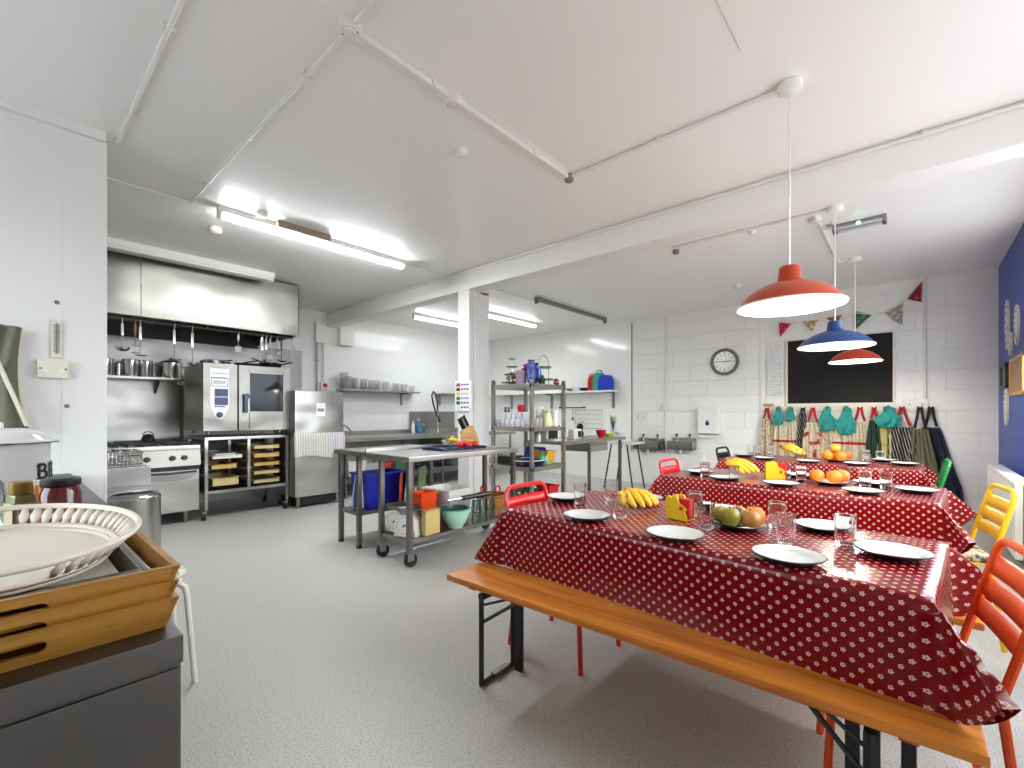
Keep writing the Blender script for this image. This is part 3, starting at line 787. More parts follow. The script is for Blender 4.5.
# spray tap
p = onx(437, 430, XK + .2)
t = thing('spray_tap', 'tall pre-rinse spray tap with a looped hose over the sink', 'tap', (XK + .22, p.y, .861))
MB().cyl((0, 0, 0), (0, 0, .06), .03, seg=16).cyl((0, 0, .05), (0, 0, .42), .014, seg=12).build('riser', M_CHROME, t)
MB().tube([(0, 0, .42), (0, -.01, .62), (.01, -.06, .78), (.03, -.13, .82), (.05, -.19, .74), (.06, -.17, .60), (.05, -.08, .38), (.05, -.02, .30)], .016, 10).build('hose', M_IRON, t)
MB().cyl((.05, -.02, .30), (.07, .0, .20), .02, .03, 14).build('spray_head', M_BLACK, t)

# glass shelf on kitchen wall
s0, s1 = onx(343, 388, XK + .26), onx(420, 390, XK + .26)
t = thing('wall_shelf', 'steel wall shelf with glasses above the sink counter', 'shelf', (XK, s0.y, 1.66))
L = s1.y - s0.y
MB().bx(.005, .28, 0, L, -.03, 0, .004).build('shelf_board', M_STEEL_H, t)
for y in (.06, L - .28): MB().bx(.005, .03, y, y + .035, -.26, -.03, .003).bx(.005, .25, y, y + .035, -.05, -.03, .003).build('bracket', M_STEEL_D, t)
M_FROST = NT('frosted_plastic'); M_FROST.base((.97, .97, .97), .08); M_FROST.b.inputs['IOR'].default_value = 1.18; M_FROST.b.inputs['Transmission Weight'].default_value = .85; M_FROST = M_FROST.m
items = [(344, 19, .075, 'jug'), (349, 15, .06, 'jug'), (355, 14, .05, 'tumbler'), (363.5, 13, .062, 'bowl stack'), (371, 12, .055, 'jug'), (377, 12, .055, 'tumbler'), (385, 11, .07, 'bowl'), (396, 10, .065, 'bowl'), (404, 9.5, .07, 'bowl'), (412, 8.5, .06, 'bowl')]
ws = ('tall clear jug at the left end of the glass shelf', 'second clear jug on the glass shelf', 'clear tumbler after the two jugs on the glass shelf', 'clear beaker standing fourth on the glass shelf', 'short clear jug fifth along the glass shelf', 'clear tumbler sixth along the glass shelf', 'wide clear bowl seventh along the glass shelf', 'clear bowl third from the right on the glass shelf', 'clear bowl second from the right on the glass shelf', 'clear bowl at the right end of the glass shelf')
for (px, hp, r, k), lb in zip(items, ws):
    x = XK + .15; q = onx(px, 380, x); h = hp * 8.3 / FOC * .82
    k2 = 'glass_jug' if 'jug' in lb else 'glass_bowl' if 'bowl' in lb else 'glass_tumbler'
    t = thing(k2, lb, k2.split('_')[1], (x, q.y, 1.661), 0, 'glassware on the kitchen wall shelf')
    f = .6 if 'bowl' in k2 else .8
    MB().lathe([(0, 0), (r * f, 0), (r, h), (r - .004, h), (r * f - .004, .006), (0, .006)], 20).build('vessel', M_FROST, t)
    if 'jug' in k2: MB().tube(arc((0, -r * .95, h * .55), h * .3, PI / 2, PI * 1.5, 8, 'yz'), .006).build('handle', M_FROST, t)
# second small shelf
p = onx(442, 391, XK + .26)
t = thing('wall_shelf', 'short steel wall shelf beyond the spray tap, beside the column', 'shelf', (XK, p.y, 1.66))
MB().bx(.005, .28, 0, .9, -.03, 0, .004).build('shelf_board', M_STEEL_H, t)
for y in (.12, .75): MB().bx(.005, .03, y, y + .035, -.26, -.03, .003).bx(.005, .25, y, y + .035, -.05, -.03, .003).build('bracket', M_STEEL_D, t)

# pedal bin, low steel unit with wire basket
d = 3.5; q = ray(134, 413); q = Vector((q[0] * d, q[1] * d, 0))
t = thing('pedal_bin', 'round brushed steel pedal bin in front of the cooker', 'bin', q, .7)
MB().lathe([(0, .03), (.161, .03), (.165, .04), (.165, .60), (0, .60)], 40).build('body', M_STEEL, t)
MB().lathe([(0, 0), (.167, 0), (.168, .03), (0, .03)], 40).build('base_ring', M_BLACK, t)
MB().lathe([(0, .655), (.10, .65), (.15, .635), (.169, .612), (.169, .60), (0, .60)], 40).build('lid', M_CHROME, t)
MB().box((.19, 0, .02), (.07, .08, .014), bev=.004).build('pedal', M_BLACK, t)
ux = -5.15
u1 = onx(151, 470, ux).y
t = thing('steel_side_unit', 'low steel side unit between pedal bin and cooker', 'side unit', (ux, u1, 0))
MB().bx(-.45, 0, -.75, 0, .60, .775, .008).build('body', M_STEEL_H, t)
MB().bx(-.44, -.01, -.74, -.01, .56, .60, .004).build('drawer', M_STEEL_D, t)
for x in (-.04, -.41):
    for y in (-.03, -.71): MB().bx(x - .022, x + .022, y - .022, y + .022, 0, .57, .003).build('leg', M_LEG, t)
t = thing('wire_basket', 'shiny wire mesh basket lying on the low steel side unit', 'basket', (ux - .02, u1 - .06, .776))
b = MB()
for z in (.012, .035, .06, .085, .11, .13): b.tube([(0, 0, z), (-.38, 0, z), (-.38, -.6, z), (0, -.6, z)], .004 + .002 * (z > .1), 6, closed=True)
for i in range(25):
    y = -.6 * i / 24; b.tube([(-.38, y, .13), (-.38, y, .01), (0, y, .01), (0, y, .13)], .0042, 5)
for i in range(11):
    x = -.38 * i / 10; b.tube([(x, 0, .13), (x, 0, .01), (x, -.6, .01), (x, -.6, .13)], .0028, 5)
b.build('mesh', M_CHROME, t)
b = MB()
for k in range(42):
    a = random.random() * PI
    c = Vector((-.19 + random.uniform(-.14, .14), -.3 + random.uniform(-.25, .25), .03 + random.random() * .10)); dd = Vector((cos(a) * .075, sin(a) * .075, random.uniform(-.03, .03)))
    b.cyl(c - dd, c + dd, .005, .012, 6)
o = b.build('cutlery', M_CHROME, t); o['kind'] = 'stuff'
# ================================================================== STEEL TABLES AND RACK
TZ = .895
def steel_table(label, x0, x1, y0, y1, leg_x, leg_y, shelf_z, castors=False, upstand=False, tz=TZ, drawer=None):
    t = thing('steel_table', label, 'work table', (x0, y0, 0), 0, 'stainless steel work tables')
    W, L = x1 - x0, y1 - y0
    top = MB().bx(0, W, 0, L, tz - .045, tz, .006)
    top.build('tabletop', M_STEEL_H, t)
    if upstand: MB().bx(0, .02, 0, L, tz, tz + .035, .004).build('upstand', M_STEEL_D, t)
    for x in leg_x:
        for y in leg_y:
            X, Y = x - x0, y - y0
            b = MB().bx(X - .02, X + .02, Y - .02, Y + .02, .12 if castors else .0, tz - .045, .003)
            lg = b.build('leg', M_LEG, t)
            if castors:
                c = MB().cyl((X, Y, .13), (X, Y, .105), .028, seg=14).bx(X - .026, X - .02, Y - .03, Y + .03, .05, .11).bx(X + .02, X + .026, Y - .03, Y + .03, .05, .11).build('castor', M_STEEL_D, lg)
                MB().cyl((X - .016, Y + .012, .055), (X + .016, Y + .012, .055), .055, seg=22).build('wheel', M_RUBBER, lg)
            else:
                MB().cyl((X, Y, 0), (X, Y, .03), .026, seg=12).build('foot', M_BLACK, lg)
    if shelf_z: MB().bx(min(leg_x) - x0 - .01, max(leg_x) - x0 + .01, min(leg_y) - y0 - .01, max(leg_y) - y0 + .01, shelf_z - .035, shelf_z, .004).build('lower_shelf', M_STEEL_D, t)
    return t
# table with castors (nearest), its end faces the viewer
A0, A1 = -3.70, -3.04; AY0, AY1 = 2.19, 3.53
steel_table('long stainless work table on castors with scales and baskets below', A0, A1, AY0, AY1, (-3.48, -3.075), (AY0 + .03, AY1 - .04), .215, True, True)
B0, B1 = -4.29, -3.74
steel_table('narrow steel table on plain legs holding blue crate, left of the castored table', B0, B1, 2.20, 3.10, (-4.19, -3.86), (2.225, 3.06), .33)
# blue crate and boards on the narrow table's shelf
def tub(kind, label, p, w, d, h, m, rz=0, taper=.85, rim=.012, group=None):
    t = thing(kind, label, kind.replace('_', ' '), p, rz, group)
    b = MB(); k = taper
    lo = [(-w / 2 * k, -d / 2 * k), (w / 2 * k, -d / 2 * k), (w / 2 * k, d / 2 * k), (-w / 2 * k, d / 2 * k)]
    hi = [(-w / 2, -d / 2), (w / 2, -d / 2), (w / 2, d / 2), (-w / 2, d / 2)]
    th = .006
    rings = []
    for pts, z, s in ((lo, 0, 1), (hi, h, 1), (hi, h, (w - 2 * th) / w), (lo, .006, (w * k - 2 * th) / (w * k))):
        rings.append([b.b.verts.new((x * s, y * s, z)) for x, y in pts])
    for A, B in zip(rings, rings[1:]):
        for i in range(4): b.b.faces.new((A[i], A[(i + 1) % 4], B[(i + 1) % 4], B[i]))
    b.b.faces.new(rings[0][::-1]); b.b.faces.new(rings[-1])
    b.build('shell', m, t)
    r = MB()
    for s in (-1, 1): r.box((0, s * (d / 2 + rim / 2), h - .008), (w + 2 * rim, rim, .016), bev=.003).box((s * (w / 2 + rim / 2), 0, h - .008), (rim, d, .016), bev=.003)
    r.build('rim', m, t)
    return t
S1 = .331
t = tub('crate', 'deep royal blue plastic crate on the narrow table shelf', (-4.01, 2.53, S1), .30, .44, .34, paint((16, 36, 168), .35), 0, .9)
MB().tube([(-.05, -.225, .33), (-.10, -.235, .02)], .005).build('bail', M_WHITE, t); MB().tube([(.06, -.225, .33), (.10, -.235, .02)], .005).build('bail', M_WHITE, t)
def board(label, p, w, h, m, rz=0, lean=0, th=.014, kind='chopping_board', group='chopping boards'):
    t = thing(kind, label, kind.replace('_', ' '), p, rz, group)
    pl = [(x * 1, y) for x, y in [(-w / 2 + .02, 0), (w / 2 - .02, 0), (w / 2, .02), (w / 2, h - .02), (w / 2 - .02, h), (-w / 2 + .02, h), (-w / 2, h - .02), (-w / 2, .02)]]
    o = MB().prism(pl, th, (0, 0, 0), Matrix.Rotation(PI / 2, 4, 'X')).build('panel', m, t); o.rotation_euler[0] = lean
    hh = MB().box((0, -th / 2, h - .04), (.09, th + .002, .02), bev=.004).build('grip_slot', M_GREY, t); hh.rotation_euler[0] = lean
    return t
board('orange-red chopping board standing upright beside the blue crate', (-3.80, 2.63, S1), .30, .33, paint((214, 74, 30), .4), 2.45, .04)
board('dark red chopping board standing behind the orange-red board', (-3.80, 2.74, S1), .30, .32, paint((120, 36, 24), .4), 2.5, .03)
board('olive green chopping board standing upright on the narrow table shelf', (-3.87, 2.93, S1), .26, .36, paint((120, 140, 84), .4), 2.2, .04)
# things on the castored table's shelf
S2 = .2165
def at(px, py, z): return onz(px, py, z)
def scales(label, p, rz):
    t = thing('kitchen_scales', label, 'scales', p, rz, 'white dial kitchen scales')
    MB().prism([(-.10, 0), (.10, 0), (.085, .13), (.03, .18), (-.03, .18), (-.085, .13)], .15, (0, .075, 0), Matrix.Rotation(PI / 2, 4, 'X')).build('body', M_CREAM, t)
    dl = MB().lathe([(0, .0), (.088, 0), (.094, .012), (.088, .016), (.084, .008), (0, .008)], 36).build('dial', M_WHITEG, t, (0, -.076, .095)); dl.rotation_euler[0] = PI / 2
    b = MB()
    for k in range(24):
        a = 2 * PI * k / 24; b.box((.07 * cos(a), .07 * sin(a), .0085), (.014, .003, .002), Matrix.Rotation(a, 4, 'Z'))
    b.build('scale_marks', M_BLACK, dl)
    MB().box((.02, .012, .011), (.09, .006, .003), .6).cyl((0, 0, .008), (0, 0, .014), .008, seg=12).build('pointer', M_BLACK, dl)
    MB().cyl((0, 0, .18), (0, 0, .20), .03, seg=16).lathe([(0, .20), (.09, .20), (.12, .225), (.118, .228), (.09, .205), (0, .205)], 28).build('pan', M_STEEL, t)
    return t
scales('white dial kitchen scales at the left end of the castored shelf', (-3.42, 2.36, S2), .45)
scales('second white dial kitchen scales beside the wooden box', (-3.22, 2.32, S2), .45)
t = thing('wooden_box', 'pale wooden box on the castored shelf next to the scales', 'box', (-3.105, 2.46, S2), .12)
MB().bx(-.028, .028, -.085, .085, 0, .20, .005).build('carcass', paint((206, 184, 120), .5), t); MB().bx(-.03, .03, -.087, .087, .20, .212, .003).build('lid', M_WOODL, t)
def bowl(kind, label, p, r, h, m, group=None, foot=.5, rim=None, lid=None):
    t = thing(kind, label, kind.replace('_', ' '), p, 0, group)
    pr = [(0, 0), (r * foot, 0), (r * foot, .006), (r * .78, h * .35), (r * .95, h * .75), (r, h), (r + .006, h + .003), (r - .004, h + .002), (r * .9, h * .72), (r * .7, h * .3), (r * foot * .9, .012), (0, .01)]
    MB().lathe(pr, 40).build('bowl', m, t)
    if rim: MB().lathe([(r - .003, h), (r + .009, h - .002), (r + .01, h + .008), (r - .003, h + .008), (r - .003, h)], 40).build('rim', rim, t)
    return t
bowl('mixing_bowl', 'mint green mixing bowl on the castored shelf', (-3.13, 2.76, S2), .135, .165, paint((176, 218, 200), .2), rim=paint((120, 186, 164), .25))
bowl('mixing_bowl', 'dark green bowl nested inside the mint mixing bowl', (-3.13, 2.76, S2 + .10), .118, .075, paint((24, 84, 72), .25))
bowl('steel_bowl', 'steel colander bowl resting above the scales', (-3.36, 2.56, S2 ), .13, .12, M_STEEL)
bowl('steel_bowl', 'shallow steel bowl nested in the colander bowl', (-3.36, 2.56, S2 + .05), .115, .11, M_CHROME)
tub('plastic_tub', 'bright orange plastic tub on the castored shelf', (-3.42, 2.62, S2 + .115), .17, .20, .19, paint((236, 76, 24), .35), .1, .85)
for k, lb in enumerate(('large white plastic basin at the back of the castored shelf', 'white basin stacked second in the pile of basins', 'white basin on top of the pile of basins')):
    tub('basin', lb, (-3.47, 2.95, S2 + .001 + k * .035), .40 - .01 * k, .30, .23, paint((228, 226, 220), .35), .05, .8, group='white basins in a pile')
def tumbler_mesh(r, h, m, n=14): return MB().lathe([(0, 0), (r * .78, 0), (r * .8, .012), (r, h), (r - .003, h), (r * .74, .014), (0, .012)], 42, flute=n, fdep=.022)
t0 = None
row = ('front row, left', 'front row, second', 'front row, third', 'front row, right')
k = 0
for lvl in range(2):
    for j in range(4):
        x, y = -3.09, 2.97 + j * .075
        t = thing('stacked_tumbler', 'upturned glass tumbler ' + ('in the lower layer, ' if lvl == 0 else 'in the upper layer, ') + ('first', 'second', 'third', 'fourth')[j] + ' from the mint bowl', 'tumbler', (x, y, S2 + lvl * .112 + .0005), 0, 'tumblers on the castored shelf')
        MB().lathe([(.034, 0), (.036, .0), (.029, .108), (0, .110), (0, .104), (.027, .102), (.034, 0)], 28, flute=14, fdep=.02).build('glass', M_GLASSG, t)
t = thing('wrapped_whisk', 'black handled steel whisk lying over the mint bowl and tumblers', 'whisk', (-3.14, 2.79, .46), 1.35)
MB().tube([(-.10, 0, 0), (.06, 0, .005)], .04, 10, rfun=lambda k: .3 + .7 * sin(PI * min(1, k * 1.1))).build('wires', M_CHROME, t)
MB().tube([(.05, 0, .005), (.2, 0, .012), (.36, 0, .02)], .022, 10).build('handle', M_BLACK, t)
# wicker basket with red kitchen scales
t = thing('wicker_basket', 'round wicker basket at the far end of the castored shelf', 'basket', (-3.235, 3.33, S2))
wk = NT('wicker'); v = wk.n('ShaderNodeTexWave', wave_type='BANDS', bands_direction='Z'); v.inputs['Scale'].default_value = 22; v.inputs['Distortion'].default_value = 2; wk.l(wk.coord(), v.inputs['Vector'])
wk.base(wk.mix(v.outputs['Fac'], srgb(120, 70, 24), srgb(190, 128, 52)), .6); wk.bump(v.outputs['Fac'], .6, .01)
MB().lathe([(0, 0), (.10, 0), (.135, .10), (.145, .20), (.14, .20), (.128, .1), (.09, .01), (0, .01)], 32).build('weave', wk.m, t)
MB().lathe([(.138, .195), (.152, .195), (.152, .215), (.138, .215), (.138, .195)], 32).build('rim', wk.m, t)
for i, (x, y, lb) in enumerate(((-.05, -.05, 'red handled garlic press poking out of the wicker basket'), (.05, .05, 'red kitchen scissors poking out of the wicker basket'))):
    t = thing('kitchen_tool', lb, 'kitchen tool', (-3.235 + x, 3.33 + y, S2 + .06), .5 + i)
    MB().tube(arc((0, 0, .20), .032, 0, 2 * PI, 16), .009, 8).build('loop_handle', M_RED, t); MB().cyl((0, 0, .0), (.0, 0, .17), .008, seg=8).build('shank', M_RED, t)

# on top of the castored table
t = thing('knife_block', 'wooden knife block full of black handled knives', 'knife block', at(463, 437, TZ) * 0 + Vector((-3.60, 3.38, TZ)), .5)
MB().prism([(-.07, 0), (.09, 0), (.09, .05), (.02, .22), (-.09, .16)], .13, (0, .065, 0), Matrix.Rotation(PI / 2, 4, 'X')).build('block', M_WOODL, t)
for i in range(7):
    x = -.062 + .02 * (i % 4); y = -.04 + .03 * (i // 4) + .012 * (i % 2); zz = .175 + .011 * (i % 4) * 1.3
    MB().tube([(x, y, zz), (x - .035, y, zz + .07), (x - .055, y, zz + .115)], .011, 8).build('knife_handle', M_BLACK if i != 2 else M_CHROME, t)
t = thing('chopping_tray', 'dark blue tray lying on the castored work table', 'tray', (-3.43, 3.02, TZ + .001), 0)
MB().bx(-.15, .15, -.28, .28, 0, .012, .004).build('base', M_NAVY, t)
b = MB()
for s in (-1, 1): b.bx(s * .15 - .006, s * .15 + .006, -.285, .285, .0, .024, .003).bx(-.15, .15, s * .28 - .006, s * .28 + .006, 0, .024, .003)
b.build('rim', M_NAVY, t)
t = bowl('serving_bowl', 'cream stoneware mortar with green pestle on the work table', (-3.62, 3.10, TZ), .07, .07, M_CREAM)
MB().tube([(0, 0, .02), (.04, .03, .12)], .014, 8).build('pestle', M_LIME, t)
def banana_bunch(label, p, rz, n=5, L=.19, k=1.0):
    t = thing('banana_bunch', label, 'bananas', p, rz, 'bunches of bananas')
    for i in range(n):
        s = (i - (n - 1) / 2) / max(1, (n - 1) / 2)
        fan = s * min(1.05, .22 * n)
        pts = []
        for j in range(13):
            u = j / 12; r = L * (.06 + .94 * u) * (1 - .10 * abs(s) * u)
            ang = fan * (1 - .45 * u * u)
            z = .019 * k + (.062 - .016 * abs(s)) * k * (cos(PI / 2 * min(1, u * 1.02)) ** .8 if u < .98 else 0) + .012 * k * sin(PI * u)
            pts.append((r * cos(ang), r * sin(ang) + s * .012, z))
        MB().tube(pts, .0195 * k, 8, rfun=lambda q: .45 if q < .1 else (.38 if q > .95 else .55 + .45 * sin(PI * min(1, q * 1.02)) ** .6)).build('banana', M_BANANA, t)
    MB().cyl((-.014, 0, .075 * k), (.012, 0, .085 * k), .013 * k, .02 * k, 8).build('stalk', paint((140, 110, 40), .6), t)
    return t
banana_bunch('two bananas on the dark blue tray on the work table', (-3.50, 2.98, TZ + .012), 1.2, 2, .16)
M_APPLE = paint((196, 44, 34), .3, 0, .5, .3, 12)
def fruit(kind, label, p, r, m, squash=.92, group=None, dimple=True):
    t = thing(kind, label, kind, p, random.random() * 6, group)
    pr = []
    for j in range(13):
        a = -PI / 2 + PI * j / 12
        rr = r * cos(a); z = r * squash * sin(a) + r * squash
        if dimple and j > 10: z -= r * .10 * (j - 10)
        pr.append((max(rr, 0), z))
    MB().lathe(pr, 24).build('flesh', m, t)
    if dimple: MB().cyl((0, 0, 2 * r * squash - r * .3), (r * .06, 0, 2 * r * squash + r * .1), .0035, seg=6).build('stalk', M_WOODD, t)
    return t
for i, (dx, dy, w) in enumerate(((.02, .06, 'nearest of the group'), (.09, .12, 'right-hand one'), (-.02, .16, 'left-hand one'), (.06, .22, 'furthest one'))):
    fruit('tomato', f'red tomato on the blue tray, {w}', (-3.40 + dx, 2.98 + dy, TZ + .0125), .036, M_RED if i != 1 else M_APPLE, .85, 'tomatoes on the blue tray')

# ---------------------------------------------------------------- shelving rack
RX1, RY0 = -3.285, 4.06; RX0, RY1 = RX1 - .655, RY0 + .67
t = thing('shelving_rack', 'four tier steel shelving rack with open sides beside the column', 'shelving rack', (RX0, RY0, 0))
W, L = RX1 - RX0, RY1 - RY0
M_RACK = steel('rack_steel', (176, 170, 162), .4, axis=(30, 30, 1))
RZS = (.12, .62, 1.085, 1.595)
for x in (.02, W - .02):
    for y in (.02, L - .02):
        b = MB().bx(x - .02, x + .02, y - .02, y + .02, 0, 1.64, .003)
        lg = b.build('post', M_RACK, t); MB().cyl((x, y, 1.64), (x, y, 1.652), .018, seg=12).build('post_cap', M_BLACK, lg)
for z in RZS: MB().bx(.0, W, .0, L, z - .05, z, .004).build('shelf', M_RACK, t)
def rk(px, py, lvl, x=None):
    return onz(px, py, RZS[lvl])
rx = lambda u, v, lvl, dz=0, W=W, L=L: (RX0 + .06 + u * (W - .12), RY0 + .06 + v * (L - .12), RZS[lvl] + .001 + dz)
# tiered cake stand
t = thing('cake_stand', 'four tier silver cake stand on top of the shelving rack', 'cake stand', rx(.12, .35, 3))
MB().cyl((0, 0, 0), (0, 0, .35), .005, seg=8).build('stem', M_CHROME, t)
for z, r in ((.03, .14), (.13, .105), (.23, .075), (.33, .045)):
    MB().lathe([(0, z), (r * .9, z), (r, z + .012), (r - .003, z + .013), (r * .88, z + .004), (0, z + .004)], 28).build('tier', M_STEEL_D, t)
MB().lathe([(0, 0), (.05, 0), (.03, .012), (0, .014)], 20).build('base', M_CHROME, t)
# dried flower bunch, violet pompom, blue jug, patterned box
t = thing('dried_herbs', 'clump of olive green dried leaves on the rack top', 'dried leaves', rx(.34, .22, 3))
b = MB(); rr = random.Random(3)
for i in range(90):
    a, r, z = rr.uniform(0, 2 * PI), .10 * rr.random() ** .5, rr.uniform(.01, .16)
    c = Vector((r * cos(a), r * sin(a), z)); d = Vector((rr.uniform(-1, 1), rr.uniform(-1, 1), rr.uniform(-.3, 1))).normalized() * .035
    s = d.cross(Vector((rr.random(), rr.random(), rr.random()))).normalized() * .012
    v = [b.b.verts.new(c - d), b.b.verts.new(c + s), b.b.verts.new(c + d), b.b.verts.new(c - s)]; b.b.faces.new(v)
b.build('leaves', paint((112, 116, 56), .7, 0, .5, .4, 30), t, solid=.002)
t = thing('patterned_tin', 'small mauve patterned tin on the rack top', 'tin', rx(.58, .14, 3))
MB().lathe([(0, 0), (.06, 0), (.065, .005), (.065, .14), (.06, .145), (0, .145)], 28).build('body', paint((150, 130, 140), .4, 0, .5, .5, 40), t)
MB().lathe([(0, .145), (.067, .145), (.067, .165), (0, .165)], 28).build('lid', paint((170, 150, 120), .4), t)
t = thing('paper_pompom', 'violet tissue pompom behind the blue jug on the rack', 'pompom', rx(.46, .55, 3, .20))
b = MB()
for i in range(14): b.ell((.05 * cos(i * 2.4) * (1 - abs(i / 7 - 1) * .6), .05 * sin(i * 2.4) * (1 - abs(i / 7 - 1) * .6), .01 * (i - 7)), (.05, .05, .022), 10)
b.build('petals', paint((140, 40, 150), .6, 0, .5, .2, 20), t)
MB().cyl((0, 0, -.20), (0, 0, -.05), .006, seg=8).build('stick', M_WOODL, t)
t = thing('blue_jug', 'cobalt blue jug standing on the rack top', 'jug', rx(.62, .5, 3))
MB().lathe([(0, 0), (.05, 0), (.075, .06), (.085, .14), (.06, .22), (.075, .27), (.07, .27), (.054, .22), (0, .2)], 28).build('body', paint((20, 44, 186), .2), t)
MB().tube(arc((.06, 0, .15), .07, -PI / 2, PI / 2, 10), .01).build('handle', paint((96, 156, 226), .25), t)
t = thing('mosaic_vase', 'tall navy mosaic vase beside the blue jug on the rack', 'vase', rx(.83, .2, 3))
mz = NT('mosaic'); vo = mz.n('ShaderNodeTexVoronoi'); vo.inputs['Scale'].default_value = 55; mz.l(mz.coord(), vo.inputs['Vector'])
mz.base(mz.ramp(vo.outputs['Distance'], [(.35, srgb(24, 34, 116)), (.75, srgb(110, 130, 200))]), .25)
MB().lathe([(0, 0), (.04, 0), (.05, .05), (.052, .18), (.035, .25), (.04, .28), (.034, .28), (.03, .25), (0, .2)], 28).build('body', mz.m, t)
MB().lathe([(.034, .27), (.044, .27), (.044, .285), (.034, .285), (.034, .27)], 24).build('rim', M_NAVY, t)
t = thing('tiered_stand', 'two tier metal cake stand with an arched handle on the rack', 'cake stand', rx(.80, .68, 3))
for z, r in ((.06, .13), (.21, .10)):
    MB().lathe([(0, z), (r * .9, z), (r, z + .016), (r - .003, z + .017), (r * .88, z + .004), (0, z + .004)], 28).build('tier', paint((140, 156, 150), .35, .6), t)
MB().tube([(0, -.10, 0), (0, -.10, .26)] + [(0, -.10 * cos(PI * i / 12), .26 + .11 * sin(PI * i / 12)) for i in range(1, 12)] + [(0, .10, .26), (0, .10, 0)], .005).build('arched_handle', M_STEEL_D, t)
t = thing('plant_pot', 'small black pot on the lower tier side of the arched stand', 'pot', rx(.97, .40, 3))
MB().lathe([(0, 0), (.035, 0), (.045, .07), (.04, .07), (0, .06)], 20).build('pot', M_BLACK, t); MB().ell((0, 0, .08), (.03, .03, .035), 10).build('plant', paint((60, 80, 50), .7), t)
t = thing('small_egg_timer', 'small dark red rounded timer at the right end of the rack top', 'timer', rx(1.03, .86, 3))
MB().lathe([(0, 0), (.03, .0), (.038, .03), (.034, .06), (.015, .078), (0, .08)], 20).build('body', paint((130, 16, 36), .25), t); MB().lathe([(.036, .034), (.039, .034), (.039, .040), (.036, .040), (.036, .034)], 20).build('dial_ring', M_WHITE, t)
# mugs: two layers
def mug_parts(t, m):
    MB().lathe([(0, 0), (.034, 0), (.036, .005), (.038, .086), (.035, .086), (.033, .008), (0, .008)], 24).build('cup', m, t)
    MB().tube(arc((.0, -.037, .045), .024, PI / 2, PI * 1.5, 8, 'yz'), .005).build('handle', m, t)
m0 = thing('white_mug', 'x', 'mug', (0, 0, 0), 0, 'white mugs stacked in two layers on the rack'); mug_parts(m0, paint((232, 234, 240), .2))
k = 0
words = ('first', 'second', 'third', 'fourth', 'fifth', 'sixth', 'seventh')
for lvl, n in ((0, 7), (1, 5)):
    for j in range(n):
        u = -.02 + j * .155 + (.2 if lvl else 0)
        p = rx(u, .05, 2, lvl * .088); lb = f'white mug, {words[j]} from the left in the {"upper" if lvl else "lower"} layer on the rack'
        o = m0 if k == 0 else dup(m0)
        o.location = p; o['label'] = lb; o.rotation_euler[2] = .3 + .1 * (j % 3); k += 1
t = thing('red_mug', 'single red mug standing on top of the white mugs', 'mug', rx(.66, .05, 2, .176)); mug_parts(t, M_RED)
t = thing('storage_jar', 'clear lidded jar behind the white mugs on the rack', 'jar', rx(.92, .4, 2)); MB().lathe([(0, 0), (.05, 0), (.05, .19), (.04, .21), (0, .21)], 24).build('glass', M_FROST, t); MB().lathe([(0, .21), (.045, .21), (.045, .235), (0, .235)], 20).build('lid', M_WHITE, t)
for j, u in enumerate((-.04, .06)): bottle(f'amber glass bottle, {("left", "right")[j]} one at the end of the mug shelf', rx(u, .3, 2), .24, .035, paint((110, 62, 20), .2), M_WOODD, group='amber bottles')
bottle('squat green bottle behind the mugs on the rack', rx(.22, .5, 2), .26, .03, paint((70, 110, 50), .25), M_GREEN)
t = thing('coffee_pot', 'pale yellow enamel coffee pot on the mug shelf of the rack', 'coffee pot', rx(.93, .62, 2))
MB().lathe([(0, 0), (.075, 0), (.08, .02), (.06, .15), (.055, .17), (0, .17)], 28).build('body', paint((222, 222, 176), .3), t)
MB().lathe([(0, .205), (.015, .2), (.02, .185), (.055, .172), (0, .17)], 24).build('lid', paint((206, 206, 150), .3), t)
MB().tube(arc((0, .06, .10), .055, -PI / 2, PI / 2, 8, 'yz'), .008).build('handle', M_STEEL_D, t); MB().tube([(0, -.06, .08), (0, -.10, .13), (0, -.115, .17)], .014, rfun=lambda q: 1 - .5 * q).build('spout', paint((222, 222, 176), .3), t)
for j in range(3):
    t = thing('drinking_glass', f'grey tumbler on the mug shelf, {words[j]} from the front post', 'tumbler', rx(.95, .10 + j * .13, 2), 0, 'grey tumblers on the rack'); MB().lathe([(0, 0), (.028, 0), (.034, .10), (.031, .10), (.026, .006), (0, .006)], 20).build('glass', paint((186, 176, 166), .2), t)
t = thing('paper_roll', 'roll of white paper at the right of the coffee pot', 'paper roll', rx(.93, .92, 2)); MB().lathe([(.02, 0), (.05, 0), (.05, .20), (.02, .20), (.02, 0)], 24).build('roll', M_WHITE, t); MB().lathe([(.016, 0), (.02, 0), (.02, .202), (.016, .202), (.016, 0)], 16).build('core', M_WOODL, t)
